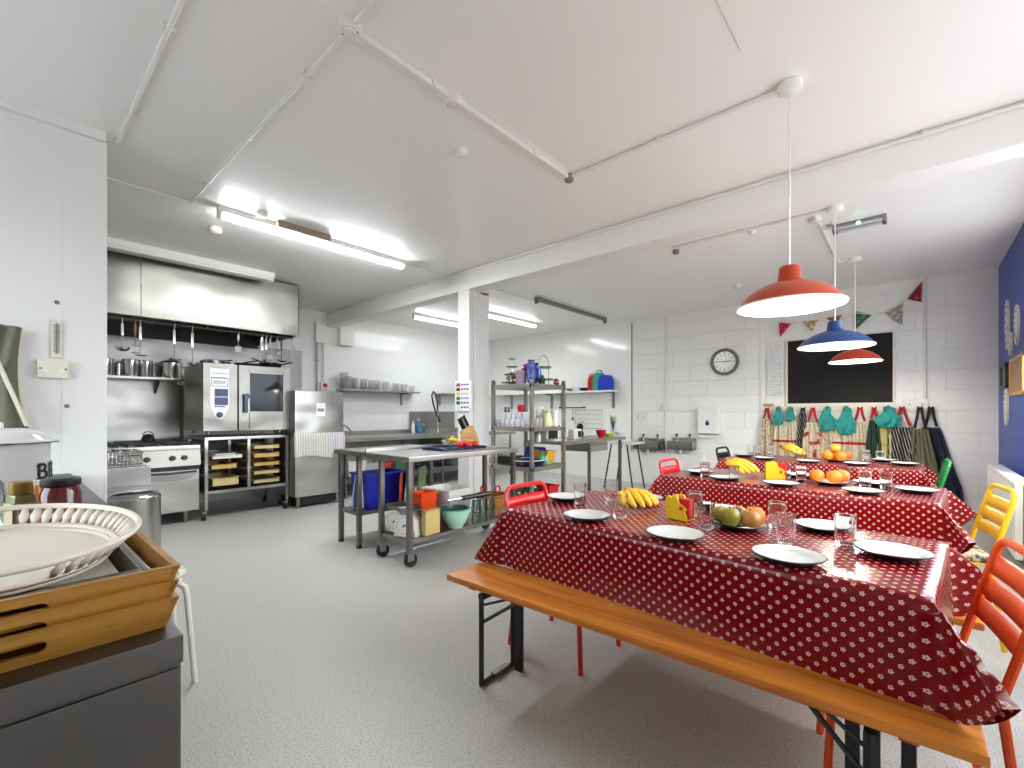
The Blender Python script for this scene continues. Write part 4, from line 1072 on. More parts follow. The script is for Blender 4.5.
# third tier
M_NAVE = paint((20, 24, 74), .2)
t = thing('enamel_dish', 'dark blue enamel roasting dish with a white rim on the rack', 'dish', rx(.70, .30, 1))
MB().lathe([(0, 0), (.15, 0), (.18, .06), (.19, .065), (.178, .066), (.148, .008), (0, .008)], 40, sx=1.0, sy=1.25).build('dish', M_NAVE, t)
MB().lathe([(.178, .062), (.192, .062), (.192, .069), (.178, .069), (.178, .062)], 40, sx=1, sy=1.25).build('white_rim', M_WHITEG, t)
for j, nm in enumerate(('bottom', 'middle', 'top')):
    t = thing('roasting_tin', f'black roasting tin, {nm} one of three stacked on the rack', 'roasting tin', rx(.18, .22, 1, j * .036), .1 * j, 'black roasting tins')
    MB().bx(-.13, .13, -.10, .10, 0, .03, .008).build('pan', M_IRON, t); MB().tube([(-.135, -.05, .03), (-.165, -.04, .035), (-.165, .04, .035), (-.135, .05, .03)], .005).build('handle', M_IRON, t)
for j in range(3): bottle(f'teal glass bottle on the rack, {words[j]} of three', rx(.86, .55 + j * .12, 1), .14, .03, paint((70, 176, 150), .2), paint((40, 130, 110), .3), group='teal bottles')
tub('yellow_tub', 'mustard yellow plastic tub at the right of the rack tier', rx(.74, .80, 1), .20, .16, .16, paint((214, 160, 40), .4), 0, .9)
board('blue chopping board leaning on the roasting tins', rx(.50, .62, 1), .30, .22, paint((26, 48, 120), .4), .1, -.5)
# bottom tier
bowl('stacked_bowl', 'cream bowl stacked on the rack bottom shelf', rx(.12, .25, 0, .06), .10, .10, M_CREAM); bowl('stacked_bowl', 'white bowl under the cream bowl on the rack', rx(.12, .25, 0), .115, .11, M_WHITE)
tub('green_tub', 'dark tub at the middle of the rack bottom shelf', rx(.55, .3, 0), .26, .24, .2, paint((54, 60, 52), .5)); tub('red_tub', 'red plastic tub on the rack bottom shelf', rx(.86, .75, 0), .2, .2, .24, M_RED)
tub('wicker_tray', 'brown wicker tray at the right of the bottom shelf', rx(.86, .25, 0), .2, .26, .16, wk.m)

# ---------------------------------------------------------------- back prep table with drawer
QX = -3.35; QY1 = onx(626, 440, QX).y
t = steel_table('stainless prep table with a drawer behind the shelving rack', QX - .66, QX, 4.78, QY1, (QX - .60, QX - .05), (4.84, QY1 - .10), 0, tz=.885)
ty = lambda px: onx(px, 440, QX).y
d0_, d1_ = 5.42 - 4.78, onx(608, 450, QX).y - 4.78
dr = MB().bx(.16, .655, d0_, d1_, .71, .835, .004).build('drawer', M_STEEL, t)
MB().bx(.655, .665, d0_ + .05, d1_ - .05, .80, .812, .003).build('drawer_grip', M_STEEL_D, dr)
QZ = .886
q = lambda px, dx: Vector((QX - dx, onx(px, 440, QX - dx).y, QZ))
bowl('plastic_bowl', 'bright red plastic bowl on the prep table', q(601, .14), .075, .11, M_RED)
bowl('plastic_bowl', 'yellow-green plastic bowl beside the red bowl on the prep table', q(609, .16), .085, .05, paint((206, 206, 30), .35))
bowl('plastic_bowl', 'white upturned bowl at the far end of the prep table', q(620, .20), .08, .06, M_WHITE)
t = thing('glass_vase', 'clear glass vase of pale green leaves at the far table end', 'vase', q(613, .35))
MB().lathe([(0, 0), (.05, 0), (.052, .22), (.049, .22), (.047, .008), (0, .008)], 24).build('vase', M_GLASSG, t)
b = MB()
for i in range(16):
    a = i * 2.4; b.tube([(0, 0, .05), (.02 * cos(a), .02 * sin(a), .2), (.08 * cos(a) * (.5 + .5 * (i % 3) / 2), .08 * sin(a) * (.5 + .5 * (i % 3) / 2), .27 + .02 * (i % 4))], .008, 5, rfun=lambda k: .3 + 1.2 * k * (1.05 - k) * 3)
b.build('leaves', M_LIME, t)
t = thing('coffee_machine', 'white coffee machine with black front on the prep table', 'coffee machine', q(553, .22))
MB().bx(-.12, .12, -.14, .14, .0, .03, .006).bx(-.12, -.0, -.14, .14, 0, .30, .01).bx(-.12, .12, -.14, .14, .21, .31, .012).build('body', M_WHITE, t)
MB().bx(.0, .006, -.1, .1, .03, .20).build('front_panel', M_BLACK, t); MB().cyl((.08, 0, .21), (.08, 0, .17), .03, seg=14).build('spout', M_BLACK, t)
t = thing('radio', 'small white radio with a black panel on the prep table', 'radio', q(575, .25))
MB().bx(-.05, .05, -.10, .10, 0, .14, .012).build('case', M_WHITE, t); MB().bx(.05, .055, .0, .08, .02, .11).build('panel', M_BLACK, t)
bottle('black capped jar on the prep table behind the rack post', q(538, .2), .2, .05, M_STEEL_D, M_BLACK, 'jar')
bottle('blue bottle on the prep table seen through the rack', Vector((-3.80, 4.95, QZ)), .2, .05, M_NAVY, M_BLACK)
bottle('orange bottle on the prep table seen through the rack', Vector((-3.72, 5.1, QZ)), .19, .05, paint((190, 120, 80), .3), M_BLACK)
t = thing('wire_rack', 'wire grid rack leaning on the wall above the prep table', 'wire rack', Vector((ony(589, 420, YF - .03).x, YF - .05, .95)))
b = MB(); w2 = (ony(602, 420, YF - .03).x - ony(576, 420, YF - .03).x) / 2
b.tube([(-w2, 0, 0), (w2, 0, 0), (w2, 0, .36), (-w2, 0, .36)], .006, 6, closed=True)
for i in range(1, 9): b.cyl((-w2 + 2 * w2 * i / 9, 0, 0), (-w2 + 2 * w2 * i / 9, 0, .36), .0022, seg=5)
for i in range(1, 4): b.cyl((-w2, 0, .09 * i), (w2, 0, .09 * i), .003, seg=5)
b.build('grid', M_STEEL_D, t)
t = thing('black_grinder', 'black hand grinder standing by the wire rack', 'grinder', q(580, .5)); MB().lathe([(0, 0), (.05, 0), (.06, .05), (.04, .1), (.055, .16), (.03, .2), (0, .2)], 20).build('body', M_BLACK, t); MB().tube([(0, 0, .2), (0, 0, .22), (.07, 0, .23)], .006).build('crank', M_STEEL_D, t)
# wall shelf on far wall with lunch bags
fs0, fs1 = ony(488, 392, YF - .27).x, ony(613, 391, YF - .27).x
t = thing('wall_shelf', 'long wall shelf on the far wall carrying coloured lunch bags', 'shelf', (fs0, YF - .012, 1.645))
L = fs1 - fs0
MB().bx(0, L, -.27, 0, 0, .03, .003).build('shelf_board', M_WHITE, t)
for px in (506, 546, 556, 608):
    x = ony(px, 400, YF - .2).x - fs0
    MB().bx(x, x + .035, -.03, 0, -.30, 0, .003).bx(x, x + .035, -.24, 0, -.022, 0, .003).build('bracket', M_STEEL_D, t)
def lunchbag(label, px, w, h, d, m, handle=True, rz=0):
    x = ony(px, 380, YF - .15).x
    t = thing('lunch_bag', label, 'lunch bag', (x, YF - .155, 1.676), rz, 'coloured lunch bags on the far shelf')
    MB().prism([(-w / 2, 0), (w / 2, 0), (w / 2, h * .55), (w * .32, h * .82), (-w * .32, h * .82), (-w / 2, h * .55)], d, (0, d / 2, 0), Matrix.Rotation(PI / 2, 4, 'X')).build('body', m, t)
    if handle: MB().tube(arc((0, 0, h * .82), w * .24, 0, PI, 10), .013).build('handle', m, t)
    return t
lunchbag('red lunch bag at the left of the three on the far shelf', 592, .15, .34, .16, M_RED, True, .5)
lunchbag('teal green lunch bag with a loop handle on the far shelf', 599.5, .22, .40, .16, paint((20, 150, 120), .4), True, .3)
lunchbag('royal blue lunch bag at the right end of the far shelf', 606, .24, .34, .17, paint((20, 44, 186), .4), False)
for i, px in enumerate((571, 577, 585)):
    x = ony(px, 388, YF - .14).x
    bowl('enamel_bowl', 'low grey dish on the far shelf, ' + ('left one', 'middle one', 'right one next to the red bag')[i], (x, YF - .15, 1.676), .10, .06, (M_STEEL_D, M_WHITE, M_IRON)[i], 'dishes on the far shelf')
x0, x1 = ony(560, 403, YF - .05).x, ony(584, 403, YF - .05).x
t = thing('towel_rail', 'short black rail fixed under the far wall shelf', 'rail', ((x0 + x1) / 2, YF - .012, 1.36)); w = (x1 - x0) / 2
MB().cyl((-w, -.05, 0), (w, -.05, 0), .01, seg=10).build('bar', M_IRON, t)
for s in (-1, 1): MB().cyl((s * w, 0, 0), (s * w, -.06, 0), .016, seg=12).build('bracket', M_IRON, t)
for px, lb in ((565, 'steel kitchen hook tool hanging on the short black rail'), (573, 'wire whisk hanging on the short black rail')):
    t = thing('hanging_tool', lb, 'kitchen tool', (ony(px, 410, YF - .06).x, YF - .075, 1.345)); MB().cyl((0, 0, .02), (0, 0, -.18), .006, seg=8).build('handle', M_STEEL_D, t); MB().lathe([(0, 0), (.03, .02), (.032, .05), (.0, .08)], 12, (0, 0, -.25)).build('head', M_STEEL_D, t)
# white folding table with splayed dark legs near the basins
p0 = ony(619, 446, 6.75); p1 = ony(636, 446, 6.75)
t = thing('folding_table', 'small white topped table on thin dark splayed legs near the basins', 'table', ((p0.x + p1.x) / 2 - .16, 6.95, 0))
w = .26
MB().bx(-w, w, -.24, .24, .74, .77, .006).build('tabletop', M_CREAM, t)
for s in (-1, 1):
    for v in (-1, 1): MB().tube([(s * (w - .12), v * .18, .74), (s * (w - .0), v * .21, 0)], .013, 8).build('leg', M_IRON, t)

# ---------------------------------------------------------------- things stored below the sink counter and on the rack's lowest tier
def under(px, x): return Vector((x, onx(px, 475, x).y, .3005))
tub('storage_tub', 'white plastic tub below the sink counter next to the dishwasher', under(352, -6.5), .32, .30, .22, M_WHITE, 0, .88, group='tubs below the sink counter')
tub('storage_tub', 'pale grey tub below the sink counter behind the blue crate', under(369, -6.55), .32, .34, .17, paint((206, 206, 200), .4), 0, .88, group='tubs below the sink counter')
bowl('mixing_bowl', 'orange-red bowl below the sink counter above the olive chopping board', under(385, -6.45), .14, .16, paint((206, 66, 34), .35))
tub('washing_up_bowl', 'green plastic washing-up bowl below the sink counter', under(399, -6.45), .32, .36, .15, paint((70, 120, 84), .4))
def rackcrate(label, px):
    p = under(px, -6.5); t = thing('dish_crate', label, 'dish crate', p, 0, 'dark dish crates below the sink counter')
    b = MB()
    for z in (.01, .10, .19):
        for s in (-1, 1): b.box((s * .2, 0, z), (.018, .42, .02)).box((0, s * .2, z), (.42, .018, .02))
    for i in range(7):
        u = -.18 + .06 * i
        for s in (-1, 1): b.box((s * .2, u, .10), (.01, .016, .19)).box((u, s * .2, .10), (.016, .01, .19))
    b.build('lattice', M_IRON, t); MB().bx(-.2, .2, -.2, .2, 0, .012).build('base', M_IRON, t)
rackcrate('dark plastic dish crate below the sink, left of the pair', 411); rackcrate('dark plastic dish crate below the sink, right of the pair', 436)
for i, (u, v, rgb, h, lb) in enumerate(((.42, .06, (190, 186, 176), .20, 'grey lidded jar on the rack bottom shelf'), (.60, .06, (150, 60, 70), .18, 'maroon lidded jar on the rack bottom shelf'), (.78, .08, (196, 180, 70), .22, 'yellow lidded jar on the rack bottom shelf'), (.95, .50, (120, 140, 70), .24, 'green lidded jar on the rack bottom shelf'))):
    bottle(lb, rx(u, v, 0), h, .045, paint(rgb, .3), M_WHITE if i % 2 else M_BLACK, 'jar', 'jars on the rack bottom shelf')
# ================================================================== DINING TABLES
def m_cloth():
    t = NT('red_oilcloth'); u = t.n('ShaderNodeUVMap'); s = t.n('ShaderNodeSeparateXYZ'); t.l(u.outputs[0], s.inputs[0])
    P = .043
    def flower(ox, oy):
        x = t.math('SUBTRACT', t.math('FRACT', t.math('ADD', t.math('DIVIDE', s.outputs[0], P), ox)), .5)
        y = t.math('SUBTRACT', t.math('FRACT', t.math('ADD', t.math('DIVIDE', s.outputs[1], P), oy)), .5)
        r = t.math('SQRT', t.math('ADD', t.math('MULTIPLY', x, x), t.math('MULTIPLY', y, y)))
        a = t.math('ARCTAN2', y, x)
        R_ = t.math('ADD', t.math('MULTIPLY', t.math('COSINE', t.math('MULTIPLY', a, 5)), .028), .140)
        return t.math('MULTIPLY', t.math('LESS_THAN', r, R_), t.math('GREATER_THAN', r, .042))
    f = t.math('MAXIMUM', flower(0, 0), flower(.5, .5))
    g = t.noise(t.coord(), 3, 2)
    red = t.mix(g, srgb(110, 0, 9), srgb(122, 2, 12))
    t.base(t.mix(f, red, srgb(216, 172, 162)), .24, 0, .28)
    t.bump(t.noise(t.coord(), 5, 3), .16, .03)
    t.b.inputs['Coat Weight'].default_value = .16; t.b.inputs['Coat Roughness'].default_value = .12
    return t.m
M_CLOTH = m_cloth()
TBZ = .755
def dining_table(label, lc, cx, cy, rz, L=1.63, W=.77, drop=.272, zt=TBZ, seed=0):
    t = thing('trestle_table', label, 'table', (cx, cy, 0), rz, 'trestle tables under red cloths')
    a, b = L / 2, W / 2
    MB().bx(-a + .012, a - .012, -b + .012, b - .012, zt - .035, zt - .004, .004).build('tabletop', M_PINE, t)
    for s in (-1, 1):
        for v in (-1, 1):
            MB().bx(s * (a - .05) - .016, s * (a - .05) + .016, v * (b - .035) - .016, v * (b - .035) + .016, 0, zt - .035, .002).build('leg', M_IRON, t)
        MB().bx(s * (a - .05) - .014, s * (a - .05) + .014, -b + .05, b - .05, zt - .07, zt - .037).build('stretcher', M_IRON, t)
    rnd = random.Random(seed); ph = [rnd.uniform(0, 6) for _ in range(6)]
    U, V = a + drop, b + drop
    rc = .006
    def P(u, v):
        x, y = (2 * u - 1) * U, (2 * v - 1) * V
        ex, ey = max(0, abs(x) - a), max(0, abs(y) - b); sx_, sy_ = (1 if x > 0 else -1), (1 if y > 0 else -1)
        X, Y = max(-a, min(a, x)), max(-b, min(b, y)); Z = zt
        if ex > 0 and ey > 0:
            r = math.hypot(ex, ey); ph_ = math.atan2(ey, ex)
            k = (.50 if x < 0 else .74) * sin(2 * ph_) ** .8; r2 = min(r, drop * (1 - (.0 if x < 0 else .22) * sin(2 * ph_)))
            hx = r2 * k * (.80 if ph_ < PI / 4 else .62); hy = r2 * k * (.55 if ph_ < PI / 4 else .72)
            dz = r2 * math.sqrt(max(.1, 1 - k * k * .8))
            X += sx_ * (hx + .05 * r2 + .008); Y += sy_ * (hy + .05 * r2 + .008); Z -= dz
        elif ex > 0:
            w = .010 * sin(y * 9 + ph[0]) * ex / drop
            X += sx_ * (.008 * min(1, ex / .02) + ex * .05 + w); Z -= ex
        elif ey > 0:
            w = .007 * sin(x * 6 + ph[1]) * ey / drop
            Y += sy_ * (.008 * min(1, ey / .02) + ey * .05 + w); Z -= ey
        else: Z += .0012 * sin(x * 7 + ph[2]) * sin(y * 6 + ph[3])
        return (X, Y, Z)
    def lines(half, flat, n, m):
        o = [i / n for i in range(n + 1)]
        return o
    # grid lines fall exactly on the table edges
    def axis(edge, full, nin, nout):
        o = [-full + (full - edge) * i / nout for i in range(nout)] + [-edge + 2 * edge * i / nin for i in range(nin)] + [edge + (full - edge) * i / nout for i in range(nout + 1)]
        return [(v / full + 1) / 2 for v in o]
    us, vs = axis(a, U, 40, 14), axis(b, V, 18, 14)
    nu, nv = len(us) - 1, len(vs) - 1
    o = MB().grid(lambda u, v: P(us[round(u * nu)], vs[round(v * nv)]), nu, nv,
                  uvf=lambda u, v: ((2 * us[round(u * nu)] - 1) * U, (2 * vs[round(v * nv)] - 1) * V)).build('tablecloth', M_CLOTH, None, (cx, cy, 0), rz, angle=1.4)
    tag(o, lc, 'tablecloth', 'red flowered oilcloths')
    return t
RZT = R(-4)
dining_table('trestle table under the nearest red cloth', 'red oilcloth with white flowers on the nearest table', -.752, 2.085, RZT, drop=.290, seed=1)
dining_table('trestle table under the middle red cloth', 'red flowered oilcloth on the middle table', -.69, 3.83, RZT, seed=2)
dining_table('trestle table under the furthest red cloth', 'red flowered oilcloth on the furthest table, by the aprons', -.77, 5.63, R(-2), seed=3)

# benches
def bench(label, cx, cy, rz, L=1.88, w=.265, h=.47):
    t = thing('beer_bench', label, 'bench', (cx, cy, 0), rz, 'folding pine benches')
    a = L / 2
    MB().bx(-a, a, -w / 2, w / 2, h - .03, h, .006).build('seat_plank', M_PINE, t)
    MB().bx(-a + .12, -a + .16, -w / 2 + .03, w / 2 - .03, h - .05, h - .03).bx(a - .16, a - .12, -w / 2 + .03, w / 2 - .03, h - .05, h - .03).build('batten', M_PINE, t)
    for s in (-1, 1):
        x = s * (a - .215)
        b = MB()
        b.tube([(x, -w / 2 + .02, h - .05), (x, -w / 2 + .02, .012), (x, w / 2 - .02, .012), (x, w / 2 - .02, h - .05)], .016, 4)
        b.box((x, 0, h - .06), (.03, w - .03, .022))
        b.build('leg', M_IRON, t)
        b = MB().bx(x - .05 * s - .018, x - .05 * s + .018, w / 2 - .045, w / 2 - .02, .0, h - .04).tube([(x, -w / 2 + .02, h - .18), (x - s * .20, 0, h - .035)], .008, 6).tube([(x, -w / 2 + .02, h - .10), (x - s * .20, 0, h - .032)], .006, 6)
        b.build('folding_brace', M_IRON, t)
        MB().box((x, .02, .022), (.03, .11, .014), bev=.003).build('foot_plate', M_STEEL_D, t)
    for u in (-.15, .72): MB().cyl((a * u, w / 2 - .06, h - .001), (a * u, w / 2 - .06, h + .003), .010, .007, 12).build('bolt_head', M_CHROME, t)
    return t
bench('varnished pine bench in front of the nearest table', -.79, 1.60, R(1.5), L=1.83)
bench('pine bench whose end shows behind the nearest table', -.74, 2.60, R(-3))
bench('pine bench whose end shows in front of the middle table', -.72, 3.04, R(-3), L=1.94)

# metal cafe chairs
def make_chair(label, m):
    t = thing('metal_chair', label, 'chair', (0, 0, 0), 0, 'coloured metal cafe chairs')
    lean = lambda z: -.185 - max(0, z - .45) * .26
    hw = .178
    top = .835; r = .06
    P = []
    P.append((-hw - .01, -.235, 0)); P.append((-hw, -.185, .45)); P.append((-hw, lean(top - r), top - r))
    for i in range(1, 7):
        a = PI - PI / 2 * i / 6; P.append((-hw + r + r * cos(a), lean(top - r + r * sin(a)), top - r + r * sin(a)))
    P += [(-x, y, z) for x, y, z in P[::-1]]
    MB().tube(P, .0125, 8).build('back_frame', m, t)
    for z0 in (.572, .645, .718):
        z1 = z0 + .064
        MB().grid(lambda u, v: (-hw + 2 * hw * u, lean(z0 + (z1 - z0) * v) - .007 * (1 - (2 * u - 1) ** 2), z0 + (z1 - z0) * v), 10, 2).build('back_slat', m, t, solid=.004)
    MB().bx(-.19, .19, -.18, .20, .437, .449, .005).build('seat', m, t)
    for s in (-1, 1):
        MB().tube([(s * .17, .18, .437), (s * .175, .195, .40), (s * .185, .215, 0)], .0125, 8).build('leg', m, t)
    return t
ch = make_chair('orange metal chair at the right end of the nearest table', M_ORANGE); ch.location = (-.036, 1.985, 0); ch.rotation_euler[2] = R(100)
def chair(label, m, x, y, a):
    c = dup(ch, (x, y, 0), R(a), label); recolour(c, m); return c
chair('red metal chair at the left end of the nearest table', paint((206, 22, 22), .3), -1.41, 2.03, -90)
chair('crimson metal chair at the left end of the middle table', paint((206, 30, 52), .3), -1.36, 3.94, -92)
chair('black metal chair at the left end of the furthest table', M_BLACK, -1.45, 5.72, -94)
yc = chair('yellow metal chair with a floral seat cushion beside the radiator', M_YELLOW, .085, 3.64, 100)
chair('green metal chair at the right end of the furthest table', M_GREEN, -.07, 5.52, 92)
fc = NT('floral_fabric'); v = fc.n('ShaderNodeTexVoronoi'); v.inputs['Scale'].default_value = 26; fc.l(fc.coord(), v.inputs['Vector'])
fc.base(fc.ramp(fc.noise(fc.coord(), 22, 3), [(.38, srgb(74, 78, 92)), (.47, srgb(214, 200, 160)), (.56, srgb(222, 206, 170)), (.63, srgb(150, 92, 62)), (.7, srgb(96, 104, 66))]), .9)
cu = thing('seat_cushion', 'floral seat cushion on the yellow chair', 'cushion', (.085, 3.64, .4495), R(100))
MB().box((0, .0, .025), (.38, .38, .05), bev=.022, seg=3).build('pad', fc.m, cu)
for s in (-1, 1): MB().tube([(s * .16, -.17, .02), (s * .175, -.20, .01), (s * .18, -.20, -.04)], .005, 6).build('tie', fc.m, cu)
# ---------------------------------------------------------------- tableware
M_ENAMEL = paint((206, 206, 203), .12, var=.01); M_RIMD = paint((22, 24, 34), .3)
pl0 = thing('enamel_plate', 'x', 'plate', (0, 0, 0), 0, 'white enamel plates with dark rims')
r = .108
MB().lathe([(0, .004), (r * .64, .004), (r * .72, .008), (r * .80, .016), (r * .99, .0215), (r, .0225), (r * .985, .0245), (r * .80, .0195), (r * .70, .011), (r * .62, .0075), (0, .0075)], 48).build('dish', M_ENAMEL, pl0)
MB().lathe([(r * .985, .0235), (r + .0015, .022), (r + .002, .0245), (r * .985, .026), (r * .985, .0235)], 48).build('rim', M_RIMD, pl0)
MB().lathe([(r * .3, .0), (r * .63, .0), (r * .71, .0045), (r * .79, .0125), (r * .985, .0195), (r * .985, .0212), (r * .8, .0155), (r * .72, .0075), (r * .3, .0035), (r * .3, 0)], 48).build('underside', M_RIMD, pl0)
gm = glass('drinking_glass', (1, 1, 1), .01, 1.22)
gl0 = thing('tumbler', 'x', 'glass', (0, 0, 0), 0, 'fluted drinking glasses')
GH = .112
MB().lathe([(0, .0), (.026, 0), (.028, .004), (.030, .02), (.0335, GH * .78), (.0345, GH - .002), (.0335, GH), (.0325, GH - .002), (.0315, GH * .78), (.027, .024), (.022, .016), (0, .015)], 60, flute=12, fdep=.036).build('glass', gm, gl0)
nplate = nglass = 0
def place(kind, px, py, lab, dz=.001, z=None):
    global nplate, nglass
    zz = TBZ + dz if z is None else z
    p = onz(px, py, zz + (.022 if kind == 'p' else 0)); p.z = zz + .0005
    if kind == 'p': src, nplate = (pl0 if nplate == 0 else dup(pl0)), nplate + 1
    else: src, nglass = (gl0 if nglass == 0 else dup(gl0)), nglass + 1
    src.location = p; src['label'] = lab; src.rotation_euler[2] = random.random() * 6
    return p
N, Mi, F = 'nearest table', 'middle table', 'furthest table'
for px, py, lab in (
    (566, 496, f'white enamel plate at the left end of the {N}, by the red chair'),
    (587, 514.5, f'white enamel plate at the front left of the {N}'),
    (643, 497, f'white enamel plate behind the bananas on the {N}'),
    (675, 532.5, f'white enamel plate at the front of the {N} before the napkin holder'),
    (722, 508.5, f'white enamel plate behind the fruit plate on the {N}'),
    (739, 522.5, f'white enamel plate under the mixed fruit on the {N}'),
    (788, 554, f'white enamel plate at the front right of the {N}'),
    (824, 525, f'white enamel plate at the back right of the {N}'),
    (892, 549.5, f'white enamel plate at the right end of the {N}'),
    (700, 471, f'white enamel plate at the left end of the {Mi}, by the crimson chair'),
    (725, 477, f'white enamel plate in front of the bananas on the {Mi}'),
    (781, 482.5, f'white enamel plate in front of the yellow napkin holder on the {Mi}'),
    (801, 474.5, f'white enamel plate behind a glass right of the napkin holder on the {Mi}'),
    (831, 481.5, f'white enamel plate under the three oranges on the {Mi}'),
    (863, 490, f'white enamel plate at the front right of the {Mi}'),
    (872, 482, f'white enamel plate behind two glasses on the {Mi}'),
    (917, 489, f'white enamel plate at the right end of the {Mi}'),
    (744, 454.5, f'white enamel plate at the left end of the {F}'),
    (764, 457.5, f'white enamel plate left of the bananas on the {F}'),
    (808, 460.5, f'white enamel plate between bananas and oranges on the {F}'),
    (837, 459.5, f'white enamel plate under the heap of oranges on the {F}'),
    (857, 463, f'white enamel plate in front right of the oranges on the {F}'),
    (884, 459.5, f'white enamel plate at the back right of the {F}'),
    (905, 463, f'white enamel plate at the right end of the {F}')):
    place('p', px, py, lab, .0015)
for px, py, lab in (
    (580, 504, f'fluted glass beside the left end plate of the {N}'),
    (611, 500, f'fluted glass half hidden behind the bananas on the {N}'),
    (620, 518, f'fluted glass in front of the bananas on the {N}'),
    (695, 515, f'fluted glass just right of the napkin holder on the {N}'),
    (706, 529, f'fluted glass left of the fruit plate on the {N}'),
    (777, 528, f'fluted glass right of the fruit plate on the {N}'),
    (786, 543, f'fluted glass behind the front right plate of the {N}'),
    (845, 545, f'fluted glass standing alone at the right of the {N}'),
    (705, 477, f'fluted glass near the left end of the {Mi}'),
    (734, 481, f'fluted glass before the bananas on the {Mi}'),
    (786, 478, f'fluted glass behind the napkin holder on the {Mi}'),
    (801, 482, f'fluted glass left of the three oranges on the {Mi}'),
    (845, 482, f'fluted glass right of the three oranges on the {Mi}'),
    (865, 488, f'left one of the two glasses at the right of the {Mi}'),
    (886, 488.5, f'right one of the two glasses at the right of the {Mi}'),
    (751, 455, f'leftmost glass on the {F}'),
    (758, 457, f'second glass from the left on the {F}'),
    (770, 456, f'glass left of the bananas on the {F}'),
    (800, 459, f'glass right of the bananas on the {F}'),
    (866, 461, f'glass right of the oranges on the {F}'),
    (880, 462, f'rightmost glass on the {F}')):
    place('g', px, py, lab, .0015)
# bananas
def bunch(px, py, lab, a, n=5, L=.21, k=1.05):
    p = onz(px, py, TBZ); p.z = TBZ + .002; banana_bunch(lab, p, a, n, L, k)
bunch(627, 505, 'bunch of bananas on the nearest table', R(-25), 6, .17, .95)
bunch(727, 473, 'bunch of bananas on the middle table', R(-5), 7, .24, 1.25)
bunch(781, 456, 'bunch of bananas on the furthest table', R(10), 7, .24, 1.35)
# fruit on plates
M_ORG = paint((236, 130, 20), .45, 0, .5, .12, 60); M_MANGO = paint((138, 128, 30), .35, 0, .5, .3, 8); M_BLUSH = paint((170, 116, 50), .35, 0, .5, .35, 7); M_PLUM = paint((34, 20, 40), .3)
def onplate(px, py, zoff): p = onz(px, py, TBZ + .012 + zoff); p.z -= 0; return p
c = onz(739, 522.5, TBZ + .02); c.z = TBZ + .013
rt = Vector((cos(YAW), sin(YAW), 0)); fw = Vector((-sin(YAW), cos(YAW), 0))
def pf(kind, label, u, v, z, r, m, sq=.92, g='mixed fruit on the nearest table'):
    p = c + rt * u + fw * v; p.z += z; fruit(kind, label, p, r, m, sq, g)
pf('mango', 'green-yellow mango at the left front of the fruit plate', -.058, -.042, 0, .042, M_MANGO, 1.0)
pf('apple', 'blushed apple at the front of the fruit plate', .018, -.06, 0, .041, M_BLUSH, .92)
pf('orange', 'orange at the right of the fruit plate', .068, .0, 0, .042, M_ORG)
pf('apple', 'yellow-green apple at the back left of the fruit plate', -.06, .046, 0, .038, paint((150, 132, 36), .35, 0, .5, .25, 8))
pf('apple', 'yellow apple at the back right of the fruit plate', .03, .066, 0, .036, paint((210, 160, 60), .35, 0, .5, .25, 8))
pf('plum', 'dark plum in the middle of the fruit plate', -.002, .012, .012, .033, M_PLUM, .9)
c = onz(831, 481.5, TBZ + .02); c.z = TBZ + .013
for u, v, l in ((-.085, .02, 'left one'), (0, -.03, 'middle one'), (.08, .01, 'right one')): pf('orange', f'orange on the middle table plate, {l} of the three in front', u, v, 0, .047, M_ORG, .95, 'oranges on the middle table')
c = onz(837, 459.5, TBZ + .02); c.z = TBZ + .013
for u, v, z, m, l in ((-.10, 0, 0, M_ORG, 'left one'), (0, -.05, 0, M_ORG, 'front one'), (.09, 0, 0, paint((228, 96, 20), .45), 'right one'), (-.015, .055, 0, M_ORG, 'back one')): pf('orange', f'orange in the heap on the furthest table, {l} of the bottom layer', u, v, z, .052, m, .95, 'oranges on the furthest table')
pf('apple', 'yellow apple on top of the heap of oranges', -.02, .0, .085, .047, paint((216, 170, 60), .35, 0, .5, .3, 9), .9, 'oranges on the furthest table')
# napkin holders
def napkin_holder(label, px, py, a, k=1.0):
    p = onz(px, py, TBZ); p.z = TBZ + .002
    t = thing('napkin_holder', label, 'napkin holder', p, a, 'yellow wooden napkin holders')
    out = [(-.07, 0), (.07, 0), (.07, .03), (.058, .05), (.07, .066), (.045, .088), (.02, .10), (.008, .135), (-.022, .142), (-.03, .128), (-.052, .136), (-.07, .12)]
    for s in (-1, 1):
        MB().prism([(x * k, y * k) for x, y in out], .008, (0, s * .028 + .004, 0), Matrix.Rotation(PI / 2, 4, 'X')).build('side_panel', paint((222, 192, 24), .4), t)
    MB().bx(-.07 * k, .07 * k, -.028, .028, 0, .008).build('base', paint((222, 192, 24), .4), t)
    MB().cyl((.036 * k, -.0325, .055), (.036 * k, -.0345, .055), .010, seg=12).build('painted_spot', M_RED, t)
    for i, (m, nm) in enumerate(((paint((196, 20, 30), .8), 'red'), (paint((222, 70, 30), .8), 'orange'), (paint((120, 16, 50), .8), 'dark red'))):
        MB().box((.012 * k, -.014 + .014 * i, .068 * k), (.135 * k, .010, .115 * k), bev=.002).build('napkin', m, t)
napkin_holder('yellow napkin holder with red napkins on the nearest table', 680, 519, R(-14), .78)
napkin_holder('yellow napkin holder with red napkins on the middle table', 775, 479, R(20), .92)
